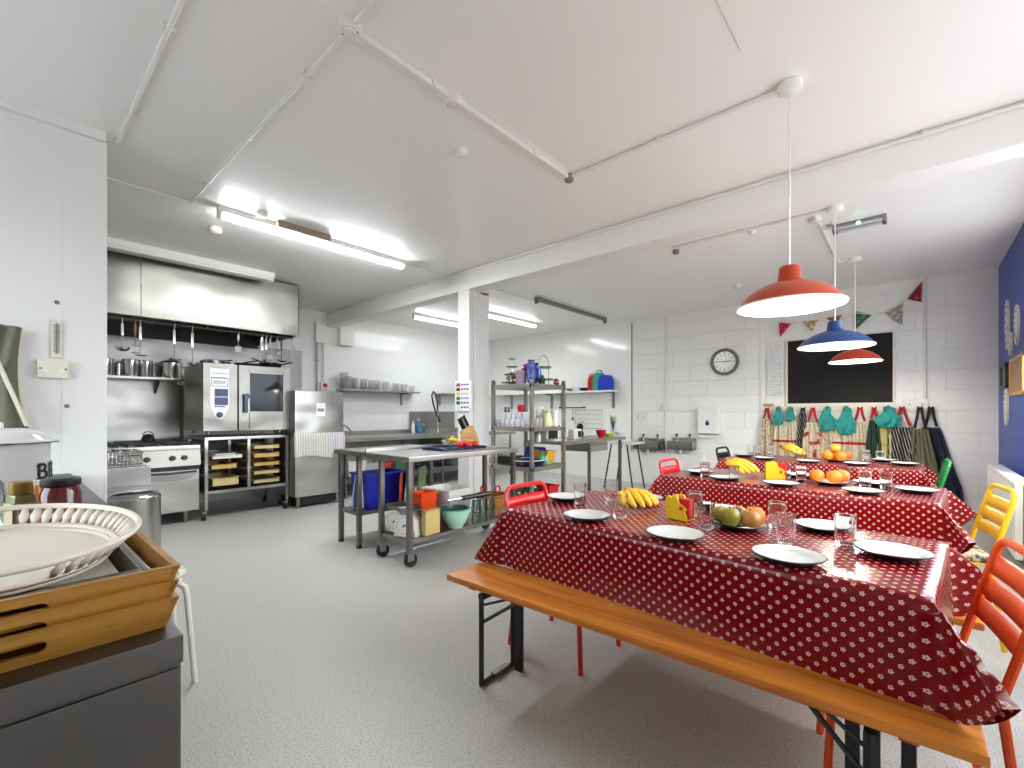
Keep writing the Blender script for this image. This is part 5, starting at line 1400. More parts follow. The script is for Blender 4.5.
# ================================================================== FAR WALL
def wp(px, py, d=0): return ony(px, py, YF - d)
p = wp(725, 362)
t = thing('wall_clock', 'round grey rimmed wall clock on the white block wall', 'clock', (p.x, YF - .002, p.z))
RC = .215
def face(b, n, m, par, y=0):
    o = b.build(n, m, par, (0, y, 0)); o.rotation_euler[0] = PI / 2; return o
face(MB().lathe([(RC * .78, .0), (RC, .0), (RC, .04), (RC * .93, .06), (RC * .82, .045), (RC * .78, .03), (RC * .78, 0)], 48), 'rim', paint((112, 112, 108), .35), t)
dl = face(MB().lathe([(0, 0), (RC * .8, 0), (RC * .8, .02), (0, .02)], 48), 'dial', M_WHITEG, t)
b = MB()
for k in range(12):
    a = k * PI / 6; b.box((.145 * cos(a), .145 * sin(a), .0205), (.022, .007 if k % 3 else .011, .002), Matrix.Rotation(a, 4, 'Z'))
b.build('hour_marks', M_BLACK, dl)
for k in range(1, 13):
    a = PI / 2 - k * PI / 6
    text_mesh(str(k), .034, 'numeral', M_BLACK, dl, (.115 * cos(a), .115 * sin(a) - .011, .0205), (0, 0, 0), .0004)
for L, w, a in ((.10, .012, PI / 2 - (2 + 46 / 60) * PI / 6), (.145, .008, PI / 2 - 46 * PI / 30)):
    MB().box((L * .42 * cos(a), L * .42 * sin(a), .026), (L, w, .003), Matrix.Rotation(a, 4, 'Z')).build('hand', M_BLACK, dl)
MB().cyl((0, 0, .02), (0, 0, .032), .008, seg=12).build('pivot', M_BLACK, dl)
# towel dispenser
a, b_ = wp(698, 407, .1), wp(718, 434, .1); w = b_.x - a.x; hh = a.z - b_.z
t = thing('towel_dispenser', 'white paper towel dispenser with a blue drop on the block wall', 'paper towel dispenser', (a.x, YF - .001, b_.z))
MB().bx(0, w + .02, -.13, 0, 0, hh, .02).build('housing', M_WHITEG, t)
dp = [(0, .05), (-.028, 0), (-.03, -.015), (-.018, -.033), (0, -.04), (.018, -.033), (.03, -.015), (.028, 0)]
MB().prism([(x * 1.1, y * 1.1) for x, y in dp], .003, (w / 2, -.131, hh * .40), Matrix.Rotation(PI / 2, 4, 'X')).build('drop_emblem', paint((20, 30, 100), .3), t)
MB().grid(lambda u, v: (.02 + (w - .02) * u, -.09 - .05 * v + .006 * sin(u * 30), -.005 - .05 * v - .01 * sin(u * 4)), 20, 4).build('paper_towel', M_WHITE, t, solid=.003)
MB().bx(.02, w, -.12, -.02, -.012, 0).build('outlet', M_GREY, t)
# hand basins
for (px0, px1, lb) in ((634, 660, 'small stainless hand basin on the far wall, left of the pair'), (668, 692, 'small stainless hand basin on the far wall, right of the pair')):
    x0, x1 = wp(px0, 445, .2).x, wp(px1, 445, .2).x; cx = (x0 + x1) / 2; w = x1 - x0
    zt = wp(px0, 441, .2).z
    t = thing('hand_basin', lb, 'basin', (cx, YF - .001, zt), 0, 'stainless hand basins')
    b = MB(); W2 = w / 2
    b.bx(-W2, W2, -.22, -.205, -.13, 0).bx(-W2, W2, -.02, 0, -.13, .05).bx(-W2, -W2 + .015, -.22, 0, -.13, 0).bx(W2 - .015, W2, -.22, 0, -.13, 0).bx(-W2, W2, -.22, 0, -.14, -.12)
    b.build('bowl', M_STEEL, t)
    MB().bx(-W2 - .006, W2 + .006, -.226, -.202, -.012, .006, .004).bx(-W2, W2, -.075, 0, -.012, .004, .003).build('rim', M_STEEL_H, t)
    for s in (-1, 1):
        f = MB().cyl((s * W2 * .55, -.05, 0), (s * W2 * .55, -.05, .09), .014, seg=12).tube([(s * W2 * .55, -.05, .06), (s * W2 * .55, -.10, .075), (s * W2 * .55, -.14, .05)], .011).build('tap', M_CHROME, t)
        MB().cyl((s * W2 * .55, -.05, .09), (s * W2 * .55, -.05, .125), .022, .018, 10).build('tap_head', M_IRON, f)
    MB().cyl((0, -.16, -.14), (0, -.16, -.20), .022, seg=12).build('waste', M_WHITE, t)
# socket plates
def socket(label, p, w, h, axis='y', gangs=2):
    t = thing('socket_plate', label, 'socket', p)
    if axis == 'y': MB().bx(-w / 2, w / 2, -.03, 0, -h / 2, h / 2, .005).build('plate', M_WHITEG, t)
    else: MB().bx(0, .03, -w / 2, w / 2, -h / 2, h / 2, .005).build('plate', M_CREAM, t)
    for i in range(gangs):
        u = (i - (gangs - 1) / 2) * w / gangs
        if axis == 'y':
            MB().bx(u - .018, u + .018, -.036, -.03, h * .12, h * .36, .002).build('switch', M_WHITE, t)
            b = MB().bx(u - .004, u + .004, -.0312, -.03, -.01, .006)
            for s in (-1, 1): b.bx(u + s * .012 - .005, u + s * .012 + .005, -.0312, -.03, -.028, -.022)
            b.build('pin_holes', M_BLACK, t)
        else:
            MB().bx(.03, .034, u - .012, u + .012, -h * .24, -h * .02, .002).build('switch', M_WHITE, t)
            MB().cyl((.03, u - .02 if i == 0 else u + .02, 0), (.0325, u - .02 if i == 0 else u + .02, 0), .006, seg=10).build('screw', M_GREY, t)
    return t
p = wp(641, 416); socket('double socket on the block wall above the left basin', (p.x, YF - .001, p.z), .20, .13)
MB().bx(-.04, .10, -.036, -.030, -.12, -.07, .003).build('lower_plate', M_WHITE, COL.objects[-1] if False else [o for o in COL.objects if o.name.startswith('socket_plate')][0])
p = wp(666, 408); t = thing('conduit_box', 'small square box on the vertical conduit above the basins', 'junction box', (p.x, YF - .001, p.z))
MB().bx(-.045, .045, -.06, 0, -.045, .045, .006).build('box', M_PIPE, t); MB().bx(-.04, .04, -.064, -.06, -.04, .04, .002).build('lid', M_WHITE, t)
p = wp(922, 404); socket('white double socket at the right end of the apron rail', (p.x - .06, YF - .001, p.z), .24, .12)
# blackboard
a, b_ = wp(788, 338), wp(893, 402); W, H = b_.x - a.x, 1.0
bz = 1.40; tz_ = 2.36
z0 = wp(840, 403).z; z1 = wp(840, 337).z
t = thing('blackboard', 'large blackboard in a white frame on the far wall', 'blackboard', ((a.x + b_.x) / 2, YF - .001, z0))
bb = NT('chalkboard'); g = bb.noise(bb.coord(), 2.5, 5, .65); bb.base(bb.mix(g, srgb(16, 15, 15), srgb(36, 34, 31)), .6, 0, .2)
MB().bx(-W / 2, W / 2, -.024, -.006, 0, z1 - z0, .002).build('slate', bb.m, t)
fr = MB()
for s in (-1, 1): fr.bx(s * (W / 2 + .012) - .014, s * (W / 2 + .012) + .014, -.03, 0, -.02, z1 - z0 + .02, .003)
fr.bx(-W / 2 - .02, W / 2 + .02, -.034, 0, -.05, .0, .003).bx(-W / 2 - .02, W / 2 + .02, -.03, 0, z1 - z0, z1 - z0 + .022, .003)
fr.build('frame', M_CREAM, t)
# paper notice
a, b_ = wp(768, 346), wp(784, 396)
pn = NT('printed_paper'); s = pn.n('ShaderNodeSeparateXYZ'); pn.l(pn.coord(), s.inputs[0])
ln = pn.math('GREATER_THAN', pn.math('FRACT', pn.math('MULTIPLY', s.outputs[2], 34)), .62)
wd = pn.math('GREATER_THAN', pn.noise(pn.mapping(pn.coord(), (60, 1, 34)), 1.0, 1), .47)
ed = pn.math('LESS_THAN', pn.math('ABSOLUTE', s.outputs[0]), .085)
pn.base(pn.mix(pn.math('MULTIPLY', pn.math('MULTIPLY', ln, wd), ed), srgb(236, 236, 232), srgb(168, 168, 170)), .6)
t = thing('paper_notice', 'tall printed paper notice pinned left of the blackboard', 'notice', ((a.x + b_.x) / 2, YF - .032, (a.z + b_.z) / 2))
hw, hz = (b_.x - a.x) / 2, (a.z - b_.z) / 2
MB().bx(-hw, hw, -.004, 0, .01, hz).bx(-hw, hw, -.004, 0, -hz, -.005).build('sheet', pn.m, t)
for z in (hz - .01, -hz + .01): MB().cyl((0, -.004, z), (0, -.009, z), .006, seg=10).build('pin', M_GREY, t)
t = thing('wood_block', 'small wooden batten fixed above the left end of the apron rail', 'batten', (wp(769, 405).x, YF - .001, wp(769, 405).z)); MB().bx(-.07, .07, -.05, 0, -.02, .02, .003).build('block', M_WOODL, t); MB().cyl((0, -.05, 0), (0, -.053, 0), .007, seg=10).build('screw', M_GREY, t)
# apron rail
ra, rb = wp(761, 409, .03), wp(931, 408, .03)
t = thing('apron_rail', 'long cream rail of pegs below the blackboard', 'coat rail', ((ra.x + rb.x) / 2, YF - .001, ra.z)); W = rb.x - ra.x
MB().bx(-W / 2, W / 2, -.022, 0, -.045, .045, .004).build('rail_board', M_CREAM, t)
RAILZ = ra.z
def fabric(n, rgb, kind='plain', rgb2=None, k=40):
    f = NT('fabric_' + n); s = f.n('ShaderNodeSeparateXYZ'); f.l(f.coord(), s.inputs[0]); c = srgb(*rgb); base = f.mix(f.noise(f.coord(), 6, 3), tuple(v * .85 for v in c), c)
    if kind == 'stripe': base = f.mix(f.math('GREATER_THAN', f.math('FRACT', f.math('MULTIPLY', f.math('ADD', s.outputs[0], f.math('MULTIPLY', s.outputs[2], .22)), k)), .80), base, srgb(*rgb2))
    if kind == 'spot': base = f.mix(f.math('GREATER_THAN', f.noise(f.coord(), k, 2), .56), base, srgb(*rgb2))
    if kind == 'bands':
        base = f.mix(f.math('GREATER_THAN', f.noise(f.coord(), k, 2), .6), base, tuple(v * .7 for v in c))
        z = f.math('ABSOLUTE', f.math('ADD', s.outputs[2], .47)); base = f.mix(f.math('LESS_THAN', z, .018), base, srgb(*rgb2))
    f.base(base, .9); f.bump(f.noise(f.coord(), 120), .25, .003); return f.m
F_RED = fabric('red', (176, 20, 30)); F_BLK = fabric('black', (24, 24, 28)); F_TEAL = fabric('teal', (46, 148, 140))
F_OLIVE = fabric('olive', (112, 112, 82)); F_NAVY = fabric('navy', (36, 44, 62)); F_GRN = fabric('dark_green', (44, 64, 54))
F_CREAM = fabric('cream_spotted', (214, 200, 172), 'spot', (176, 148, 110), 26); F_BAND = fabric('cream_red_band', (216, 204, 178), 'bands', (176, 26, 34), 30)
F_FLOW = fabric('cream_red_flower', (218, 206, 182), 'spot', (176, 40, 34), 9); F_YEL = fabric('cream_yellow', (214, 204, 150), 'spot', (190, 170, 70), 18)
F_PIN = fabric('black_pinstripe', (24, 24, 28), 'stripe', (206, 200, 190), 34); F_PIN2 = fabric('black_fine_stripe', (24, 26, 28), 'stripe', (190, 184, 170), 42)
def apron(label, px, top, wtop, wbot, zbot, m, strap, dep=.07, sway=0, seed=0, strap_top=0):
    x = wp(px, 415, .08).x; rn = random.Random(seed * 7 + int(px)); f1, f2, p1 = rn.uniform(7, 11), rn.uniform(13, 19), rn.uniform(0, 6)
    t = thing('apron', label, 'apron', (x, YF - .03, RAILZ), 0, 'aprons hanging from the peg rail')
    H = RAILZ - zbot
    def P(u, v):
        w = (wtop + (wbot - wtop) * min(1, v * 1.25) ** .7) * (.92 + .05 * sin(v * 7 + p1))
        z = -top - v * (H - top) + (-.02 * sin(u * PI * 2 + p1)) * v
        return ((u - .5) * w + sway * v, -dep + .034 * sin(u * f1 * 1.5 + p1 + v) * (.35 + .65 * v) + .016 * sin(u * f2 * 1.7 - v * 2) - .02 * v, z)
    MB().grid(P, 26, 22).build('bib', m, t, solid=.012)
    MB().tube([(-wtop * .32, -dep, -top + .01), (-wtop * .16, -dep + .01, -top * .4), (-.012, -.045, .018), (.012, -.045, .018), (wtop * .17, -dep + .005, -top * .45), (wtop * .32, -dep, -top + .01)], .015, 8, rfun=lambda k: 1).build('neck_strap', strap, t)
    MB().cyl((0, 0, .01), (0, -.075, .022), .009, .011, 10).build('peg', M_WHITE, t)
    return t
def cap(label, px, w, h, drop=0, d=.10):
    x = wp(px, 415, .14).x
    t = thing('cloth_cap', label, 'cap', (x, YF - .15, RAILZ + .02 - drop), 0, 'teal cloth caps over the aprons')
    rn = random.Random(int(px)); b = MB(); n = 22; p = rn.uniform(0, 6)
    prof = [(.012, 0), (w * .16, -h * .1), (w * .30, -h * .3), (w * .46, -h * .55), (w * .5, -h * .75), (w * .36, -h * .94), (w * .12, -h), (0, -h * 1.01)]
    b.lathe(prof, 40, (0, 0, 0), flute=7, fdep=.13, sy=.5)
    for v in b.b.verts:
        k_ = -v.co.z / h; q1 = math.atan2(v.co.y, v.co.x)
        v.co.x += w * (.07 * sin(k_ * 7 + p + q1 * 2) + .06 * sin(k_ * 15 - q1 * 3)); v.co.y += w * .06 * sin(k_ * 9 + q1 * 5 + p); v.co.z += h * .03 * sin(q1 * 3 + p)
    b.build('crown', F_TEAL, t); MB().tube([(0, 0, -.01), (.0, .05, .01), (0, .10, .0)], .012, 8).build('hanging_loop', F_TEAL, t)
ZB = .62
apron('narrow cream apron with red strap at the left end of the rail', 767, .16, .13, .17, .56, F_CREAM, F_RED, seed=1)
apron('cream apron with a red hem band under the first teal cap', 779, .18, .14, .22, .60, F_BAND, F_OLIVE, seed=2)
apron('cream apron with a red hem band under the second teal cap', 791, .17, .16, .25, .60, F_BAND, F_OLIVE, seed=3)
apron('narrow black striped apron between the second cap and the red straps', 803, .05, .08, .14, .60, F_PIN2, F_BLK, .06, seed=4)
apron('cream apron with red poppies and a wide red strap', 813, .20, .16, .25, .52, F_FLOW, F_RED, .09, seed=5)
apron('plain cream apron under the third teal cap', 828, .20, .14, .24, .56, F_CREAM, F_OLIVE, seed=6)
apron('cream apron with red band under the fourth teal cap', 845, .24, .22, .28, .58, F_BAND, F_CREAM, seed=7)
apron('beige patterned apron with a red neck strap in the middle of the rail', 860, .18, .17, .26, .58, F_BAND, F_RED, .085, seed=8)
apron('dark green apron with a red strap, narrow and folded', 874, .15, .09, .16, .66, F_GRN, F_RED, .09, seed=9)
apron('cream and yellow apron under the fifth teal cap', 886, .22, .12, .18, .58, F_YEL, F_GRN, .06, seed=10)
apron('black apron with white pinstripes and a red strap', 902, .24, .24, .31, .58, F_PIN, F_RED, .09, seed=11)
apron('long olive green apron near the right end of the rail', 920, .26, .16, .30, .34, F_OLIVE, F_BLK, .10, .03, seed=12)
apron('long navy apron at the right end of the rail behind the olive one', 931, .24, .16, .32, .20, F_NAVY, F_BLK, .04, .14, seed=13)
cap('teal cloth cap hanging first from the left on the rail', 778, .13, .26)
cap('narrow teal cloth cap hanging second from the left on the rail', 790, .10, .20)
cap('round teal cloth cap hanging third from the left on the rail', 827, .20, .33)
cap('long teal cloth cap hanging fourth from the left on the rail', 846, .21, .37)
cap('wide teal cloth cap hanging fifth from the left beside the pinstripe apron', 888, .26, .27)
# bunting
c0, c1 = ony(776, 318, YF - .06), ony(925, 276, YF - .06)
t = thing('bunting', 'string of patterned triangular flags above the blackboard', 'bunting', (0, YF - .06, 0))
pk = [ony(x, y, YF - .06) for x, y in ((772, 322), (790, 323), (820, 319), (850, 312.5), (873, 314.5), (890, 311), (904, 301), (922, 280))]
MB().tube([(p.x, 0, p.z) for p in pk], .006, 6).build('cord', M_WHITE, t)
flags = (((779, 321.5), (792, 322.5), (780, 337), (178, 26, 70)), ((802, 321), (818, 319), (812, 332), (176, 156, 104)), ((826, 318), (842, 315), (836, 326), (140, 96, 60)), ((855, 311), (872, 314.5), (856, 329), (70, 108, 70)), ((884, 312.5), (903.5, 303), (902.5, 325), (150, 152, 140)), ((907, 299), (922.5, 281), (921.5, 302), (130, 30, 40)))
for i, (a, b_, c_, rgb) in enumerate(flags):
    A, B, C = (ony(*q, YF - .06) for q in (a, b_, c_))
    MB().prism([(A.x, A.z), (B.x, B.z), (C.x, C.z)], .006, (0, .003, 0), Matrix.Rotation(PI / 2, 4, 'X')).build('flag', fabric(f'flag{i}', rgb, 'spot', tuple(min(255, v + 50) for v in rgb), 22), t)
# chart on the column
A, B = ony(455, 381, BY - .02), ony(471, 411, BY - .02); W, H = B.x - A.x, A.z - B.z
t = thing('colour_chart', 'white notice with coloured squares fixed to the column', 'notice', (A.x, BY - .02, B.z))
MB().bx(0, W, 0, .012, 0, H, .002).build('board', M_WHITEG, t)
for k, (rgb, txt) in enumerate((((150, 70, 90), (150, 60, 150)), ((110, 30, 40), (130, 60, 150)), ((200, 196, 90), (190, 190, 120)), ((80, 120, 50), (140, 110, 180)), ((60, 70, 90), (60, 60, 140)), ((220, 220, 226), (90, 80, 170)))):
    z = H * (.86 - .148 * k)
    MB().bx(W * .10, W * .32, -.003, 0, z - .02, z + .02).build('colour_square', paint(rgb, .5), t)
    b = MB()
    for j in range(3): b.bx(W * (.38 + .17 * j), W * (.51 + .17 * j), -.002, 0, z - .008, z + .010)
    b.build('text_line', paint(txt, .5), t)
for x in (.03, W - .03): MB().cyl((x, -.002, .03), (x, .002, .03), .006, seg=8).build('screw', M_GREY, t)
# ================================================================== RIGHT WALL
t = thing('radiator', 'white panel radiator on the blue wall', 'radiator', (XR - .003, 5.2, .12))
MB().bx(-.15, -.105, 0, 1.75, 0, .58, .006).build('front_panel', M_WHITE, t); MB().bx(-.09, -.05, 0, 1.75, 0, .58, .006).build('back_panel', M_WHITE, t)
b = MB()
for i in range(38): b.bx(-.155, -.149, .03 + i * .045, .055 + i * .045, .04, .54, .002)
b.build('ribs', M_WHITE, t)
MB().bx(-.155, -.045, -.004, 1.754, .575, .592, .003).build('top_grille', M_WHITE, t)
for y in (.2, 1.5): MB().bx(-.05, 0, y - .02, y + .02, .1, .5).build('bracket', M_WHITE, t)
MB().cyl((-.1, 1.79, -.12), (-.1, 1.79, .10), .012, seg=10).cyl((-.1, 1.79, .08), (-.1, 1.79, .15), .022, seg=12).cyl((-.1, 1.75, .08), (-.1, 1.79, .08), .012, seg=10).build('valve', M_WHITE, t)
def wx(px, py): return onx(px, py, XR - .02)
def plaque(label, px, py, h, w, n=8):
    p = wx(px, py); t = thing('fish_plaque', label, 'wall ornament', (XR - .001, p.y, p.z), 0, 'white fish shaped plaques on the blue wall')
    out = []
    for i in range(24):
        a = 2 * PI * i / 24; out.append((w / 2 * cos(a) * (1 - .25 * max(0, -sin(a))), h / 2 * sin(a)))
    MB().prism(out, .02, (0, 0, 0), Matrix(((0, 0, -1, 0), (1, 0, 0, 0), (0, 1, 0, 0), (0, 0, 0, 1)))).build('plate', M_CREAM, t)
    rn = random.Random(int(px * 3))
    for i in range(6): MB().box((-.0212, rn.uniform(-.3, .3) * w, h * (-.36 + .14 * i)), (.003, w * .3, h * .03), Matrix.Rotation(rn.uniform(-1, 1), 4, 'X')).build('painted_mark', paint((110, 120, 140), .5), t)
plaque('long white fish plaque at the left of the upper pair on the blue wall', 1006, 325, .52, .20)
plaque('second white fish plaque just below the long one on the blue wall', 1009, 344, .24, .16)
plaque('white fish plaque right of the long one on the blue wall', 1015.5, 325, .38, .20)
plaque('white fish plaque alone below the gold frame on the blue wall', 1005, 407, .40, .22)
def frame(label, px0, px1, py, h, m, mi):
    a, b_ = wx(px0, py), wx(px1, py)
    t = thing('picture_frame', label, 'picture', (XR - .001, (a.y + b_.y) / 2, a.z)); w = abs(a.y - b_.y)
    b = MB()
    for s in (-1, 1): b.bx(-.03, 0, s * (w / 2 - .015) - .015, s * (w / 2 - .015) + .015, -h / 2, h / 2, .003).bx(-.03, 0, -w / 2, w / 2, s * (h / 2 - .015) - .015, s * (h / 2 - .015) + .015, .003)
    b.build('frame', m, t); MB().bx(-.016, -.004, -w / 2 + .01, w / 2 - .01, -h / 2 + .01, h / 2 - .01).build('picture', mi, t)
frame('small dark framed picture at the left on the blue wall', 1001.5, 1006.5, 377, .26, paint((60, 58, 48), .4), paint((96, 100, 80), .4, 0, .5, .5, 12))
frame('gold framed picture on the blue wall', 1010.5, 1024, 378, .36, paint((206, 160, 80), .35, .4), paint((150, 110, 70), .4, 0, .5, .5, 9))
# ================================================================== PARTITION AND FOREGROUND COUNTER
pp = lambda px, py: onx(px, py, PX + .012)
A, B = pp(51, 319), pp(62, 358)
t = thing('wall_thermometer', 'white strip thermometer with scale marks on the partition', 'thermometer', (PX + .009, (A.y + B.y) / 2, B.z)); W, H = B.y - A.y, A.z - B.z
MB().bx(0, .008, -W / 2, W / 2, 0, H, .002).build('board', M_CREAM, t)
b = MB()
for k in range(13):
    for s in (-1, 1): b.bx(.008, .009, s * W * .22 - W * (.12 if k % 3 == 0 else .08), s * W * .22 + W * (.12 if k % 3 == 0 else .08), H * (.14 + .058 * k), H * (.14 + .058 * k) + .004)
b.build('scale_marks', M_BLACK, t)
MB().cyl((.011, 0, H * .1), (.011, 0, H * .9), .004, seg=8).build('tube', M_GREY, t)
p = pp(53, 369); socket('double cream socket on the partition below the thermometer', (PX + .008, p.y, p.z), .125, .105, 'x')
for i, (px, py) in enumerate(((15, 364), (15, 382), (57, 302), (67, 406))):
    p = pp(px, py); t = thing('wall_screw', 'small dark screw head on the partition, ' + ('upper one beside the hanging bag', 'lower one beside the hanging bag', 'above the thermometer', 'on the cover board')[i], 'screw', (PX + (.009 if px > 60 else .001), p.y, p.z)); MB().cyl((0, 0, 0), (.006, 0, 0), .012, .009, 10).build('head', M_GREY, t)
# olive bag hanging on the partition
bx0 = PX + .03
t = thing('hanging_bag', 'olive green cloth bag with pale piping hanging on the partition', 'bag', (bx0, 0, 0))
q = lambda px, py, d=0: tuple(onx(px, py, bx0 + d) - Vector((bx0, 0, 0)))
topL, topR, b1_, b2_ = q(-14, 322), q(21, 328), q(-14, 430), q(30, 428)
def BG(u, v):
    a = Vector(topL).lerp(Vector(topR), u); c = Vector(b1_).lerp(Vector(b2_), u)
    edge = -.03 * sin(PI * v) * u
    p = a.lerp(c, v); return (p.x + .05 * sin(PI * u) * (.4 + .6 * v) + .022 * sin(u * 9 + v * 4), p.y + edge, p.z)
MB().grid(BG, 22, 24).build('body', fabric('bag_olive', (118, 118, 100)), t, solid=.012)
MB().tube([BG(1, v / 12) for v in range(13)], .009, 6).build('piping', M_CREAM, t)
MB().tube([Vector(q(-2, 362, .07)).lerp(Vector(q(27, 426, .07)), i / 6) for i in range(7)], .010, 6).build('piping', M_CREAM, t)

KZ = .90
FXc = -.868; FY = .197
t = thing('steel_counter', 'dark stainless steel counter in the left foreground', 'counter', (FXc, FY, 0))
D2 = .95
MB().bx(-D2, 0, -1.25, 0, KZ - .045, KZ, .004).build('worktop', M_STEEL_FR, t)
MB().bx(-D2 + .01, -.008, -1.24, -.002, .10, KZ - .045, .003).build('body', M_STEEL_FR, t)
MB().bx(-.009, -.003, -.62, -.006, .13, KZ - .052, .003).build('door', M_STEEL_FR, t)
MB().bx(-D2 + .06, -.05, -1.2, -.05, 0, .10).build('plinth', M_BLACK, t)
t = thing('steel_counter', 'second steel counter behind the trays carrying the bread bin', 'counter', (FXc - D2 - .01, .285, 0))
D3 = (FXc - D2 - .01) - (PX + .02)
MB().bx(-D3, 0, -1.3, 0, KZ - .045, KZ, .004).build('worktop', M_STEEL_FR, t); MB().bx(-D3 + .01, -.01, -1.28, -.01, .1, KZ - .045).build('body', M_STEEL_FR, t); MB().bx(-D3 + .05, -.05, -1.25, -.05, 0, .10).build('plinth', M_BLACK, t)
# wooden trays, long way pointing from the viewer to the partition
def wtray(label, z, x1, y1, W=.385, L=.56, h=.052, flare=.022):
    cy = y1 - W / 2
    HO = -.018
    t = thing('wooden_tray', label, 'tray', (x1 - L / 2, cy, z), 0, 'bamboo serving trays in a stack')
    a, b = L / 2, W / 2
    MB().bx(-a + flare, a - flare, -b + flare, b - flare, 0, .007).build('base', M_BAMBOO, t)
    for s in (-1, 1):
        # long side
        P = [(s * (b - flare), 0), (s * (b - flare + .008), 0), (s * b, h), (s * (b - .010), h)]
        bb_ = MB(); vs = []
        for (y, zz) in P: vs.append([bb_.b.verts.new((-a + (flare if zz == 0 else 0), y, zz)), bb_.b.verts.new((a - (flare if zz == 0 else 0), y, zz))])
        for i in range(4): bb_.b.faces.new((vs[i][0], vs[i][1], vs[(i + 1) % 4][1], vs[(i + 1) % 4][0]))
        bb_.b.faces.new([v[0] for v in vs][::-1]); bb_.b.faces.new([v[1] for v in vs]); bb_.build('side', M_BAMBOO, t)
        # end panel with a hand hole
        e = MB(); hl, hz0, hz1 = .060, h * .30, h * .68
        def V(y, zz, o):
            k = zz / h; x = a - flare * (1 - k) - (0 if o else .010); return e.b.verts.new((s * x, y, zz))
        N = 10
        hole = [(s * HO + (hl - (hz1 - hz0) / 2) * (1 if cos(q_) > 0 else -1) + (hz1 - hz0) / 2 * cos(q_), (hz0 + hz1) / 2 + (hz1 - hz0) / 2 * sin(q_)) for q_ in [2 * PI * i / (4 * N) + .001 for i in range(4 * N)]]
        def outer(i):
            q_ = 2 * PI * i / (4 * N) + .001; c_, s_ = cos(q_), sin(q_)
            hy = hole[i][0]; k = 1 if s_ > 0 else 0
            f = i / N % 4
            # walk the rectangle
            if abs(s_) > .72: y = hy + (hy / hl) * 0; zz = h if s_ > 0 else 0; yy = hy * 1.6
            else: yy = (b - .02) * (1 if c_ > 0 else -1); zz = h * (.5 + s_ / .72 * .5)
            half = b - flare * (1 - zz / h)
            return (max(-half, min(half, yy if abs(s_) > .72 else half * (1 if c_ > 0 else -1))), zz)
        O = [outer(i) for i in range(4 * N)]
        ro = [V(*q_, True) for q_ in O]; ri = [V(*q_, True) for q_ in hole]; bo = [V(*q_, False) for q_ in O]; bi = [V(*q_, False) for q_ in hole]
        n = 4 * N
        for i in range(n):
            j = (i + 1) % n
            e.b.faces.new((ro[i], ro[j], ri[j], ri[i])); e.b.faces.new((bo[j], bo[i], bi[i], bi[j])); e.b.faces.new((ri[i], ri[j], bi[j], bi[i])); e.b.faces.new((ro[j], ro[i], bo[i], bo[j]))
        # fill the corners the walk cut off
        e.build('end_panel', M_BAMBOO, t, angle=.4)
    return t
TZ0 = KZ + .001
wtray('bottom bamboo tray of the stack of three on the dark counter', TZ0, -.895, .197, h=.052)
wtray('middle bamboo tray of the stack on the dark counter', TZ0 + .026, -.897, .197, h=.052)
wtray('top bamboo tray of the stack, holding a grey tray', TZ0 + .052, -.897, .199, h=.050)
t = tub('metal_tray', 'grey metal baking tray inside the top bamboo tray', (-1.17, .015, TZ0 + .060), .42, .29, .031, M_STEEL_D, 0, .92, .010)
t = thing('paper_sheet', 'sheet of white paper inside the grey metal tray', 'paper', (-1.16, .02, TZ0 + .069)); MB().bx(-.17, .17, -.11, .11, 0, .002).build('sheet', M_WHITE, t); MB().bx(-.14, .15, -.10, .12, .002, .004).build('sheet', M_WHITE, t)
# oval cream tray with a pierced rim
ot = thing('oval_tray', 'large cream oval tray with a pierced rim lying on the bamboo trays', 'tray', (-1.20, -.005, TZ0 + .094), R(2))
M_OT = paint((232, 225, 210), .35, var=.03)
ea, eb = .305, .192
def el(k, z, q_): return Vector((ea * cos(q_) * k, eb * sin(q_) * k, z))
b = MB(); NS = 72; n_in = 6
rings = [[b.b.verts.new(el(k, .0, 2 * PI * i / NS)) for i in range(NS)] for k in (.25, .5, .74, .80)] + [[b.b.verts.new(el(.82, .006, 2 * PI * i / NS)) for i in range(NS)]]
cvt = b.b.verts.new((0, 0, 0))
for i in range(NS): b.b.faces.new((cvt, rings[0][i], rings[0][(i + 1) % NS]))
for A_, B_ in zip(rings, rings[1:]):
    for i in range(NS): b.b.faces.new((A_[i], A_[(i + 1) % NS], B_[(i + 1) % NS], B_[i]))
b.build('base', M_OT, ot, solid=.004)
b = MB()
z_of = lambda k: .006 + (k - .82) / .18 * .040
def rimring(k0, k1): 
    A_ = [b.b.verts.new(el(k0, z_of(k0), 2 * PI * i / NS)) for i in range(NS)]; B_ = [b.b.verts.new(el(k1, z_of(k1), 2 * PI * i / NS)) for i in range(NS)]
    for i in range(NS): b.b.faces.new((A_[i], A_[(i + 1) % NS], B_[(i + 1) % NS], B_[i]))
rimring(.82, .855); rimring(.975, 1.0)
n = 60
for i in range(n):
    q_ = 2 * PI * i / n
    if abs(math.atan2(sin(q_ - PI), cos(q_ - PI))) < .28 or abs(math.atan2(sin(q_), cos(q_))) < .28: continue
    dq = .022
    pts = [(-dq, .855), (dq, .855), (dq * 2.2, .915), (dq, .975), (-dq, .975), (-dq * 2.2, .915)]
    vs = [b.b.verts.new(el(k, z_of(k), q_ + d_)) for d_, k in pts]; b.b.faces.new(vs)
b.build('pierced_rim', M_OT, ot, solid=.004)
b = MB(); b.tube([el(1.0, z_of(1.0), 2 * PI * i / NS) for i in range(NS)], .0045, 6, closed=True).build('rim_bead', M_OT, ot)
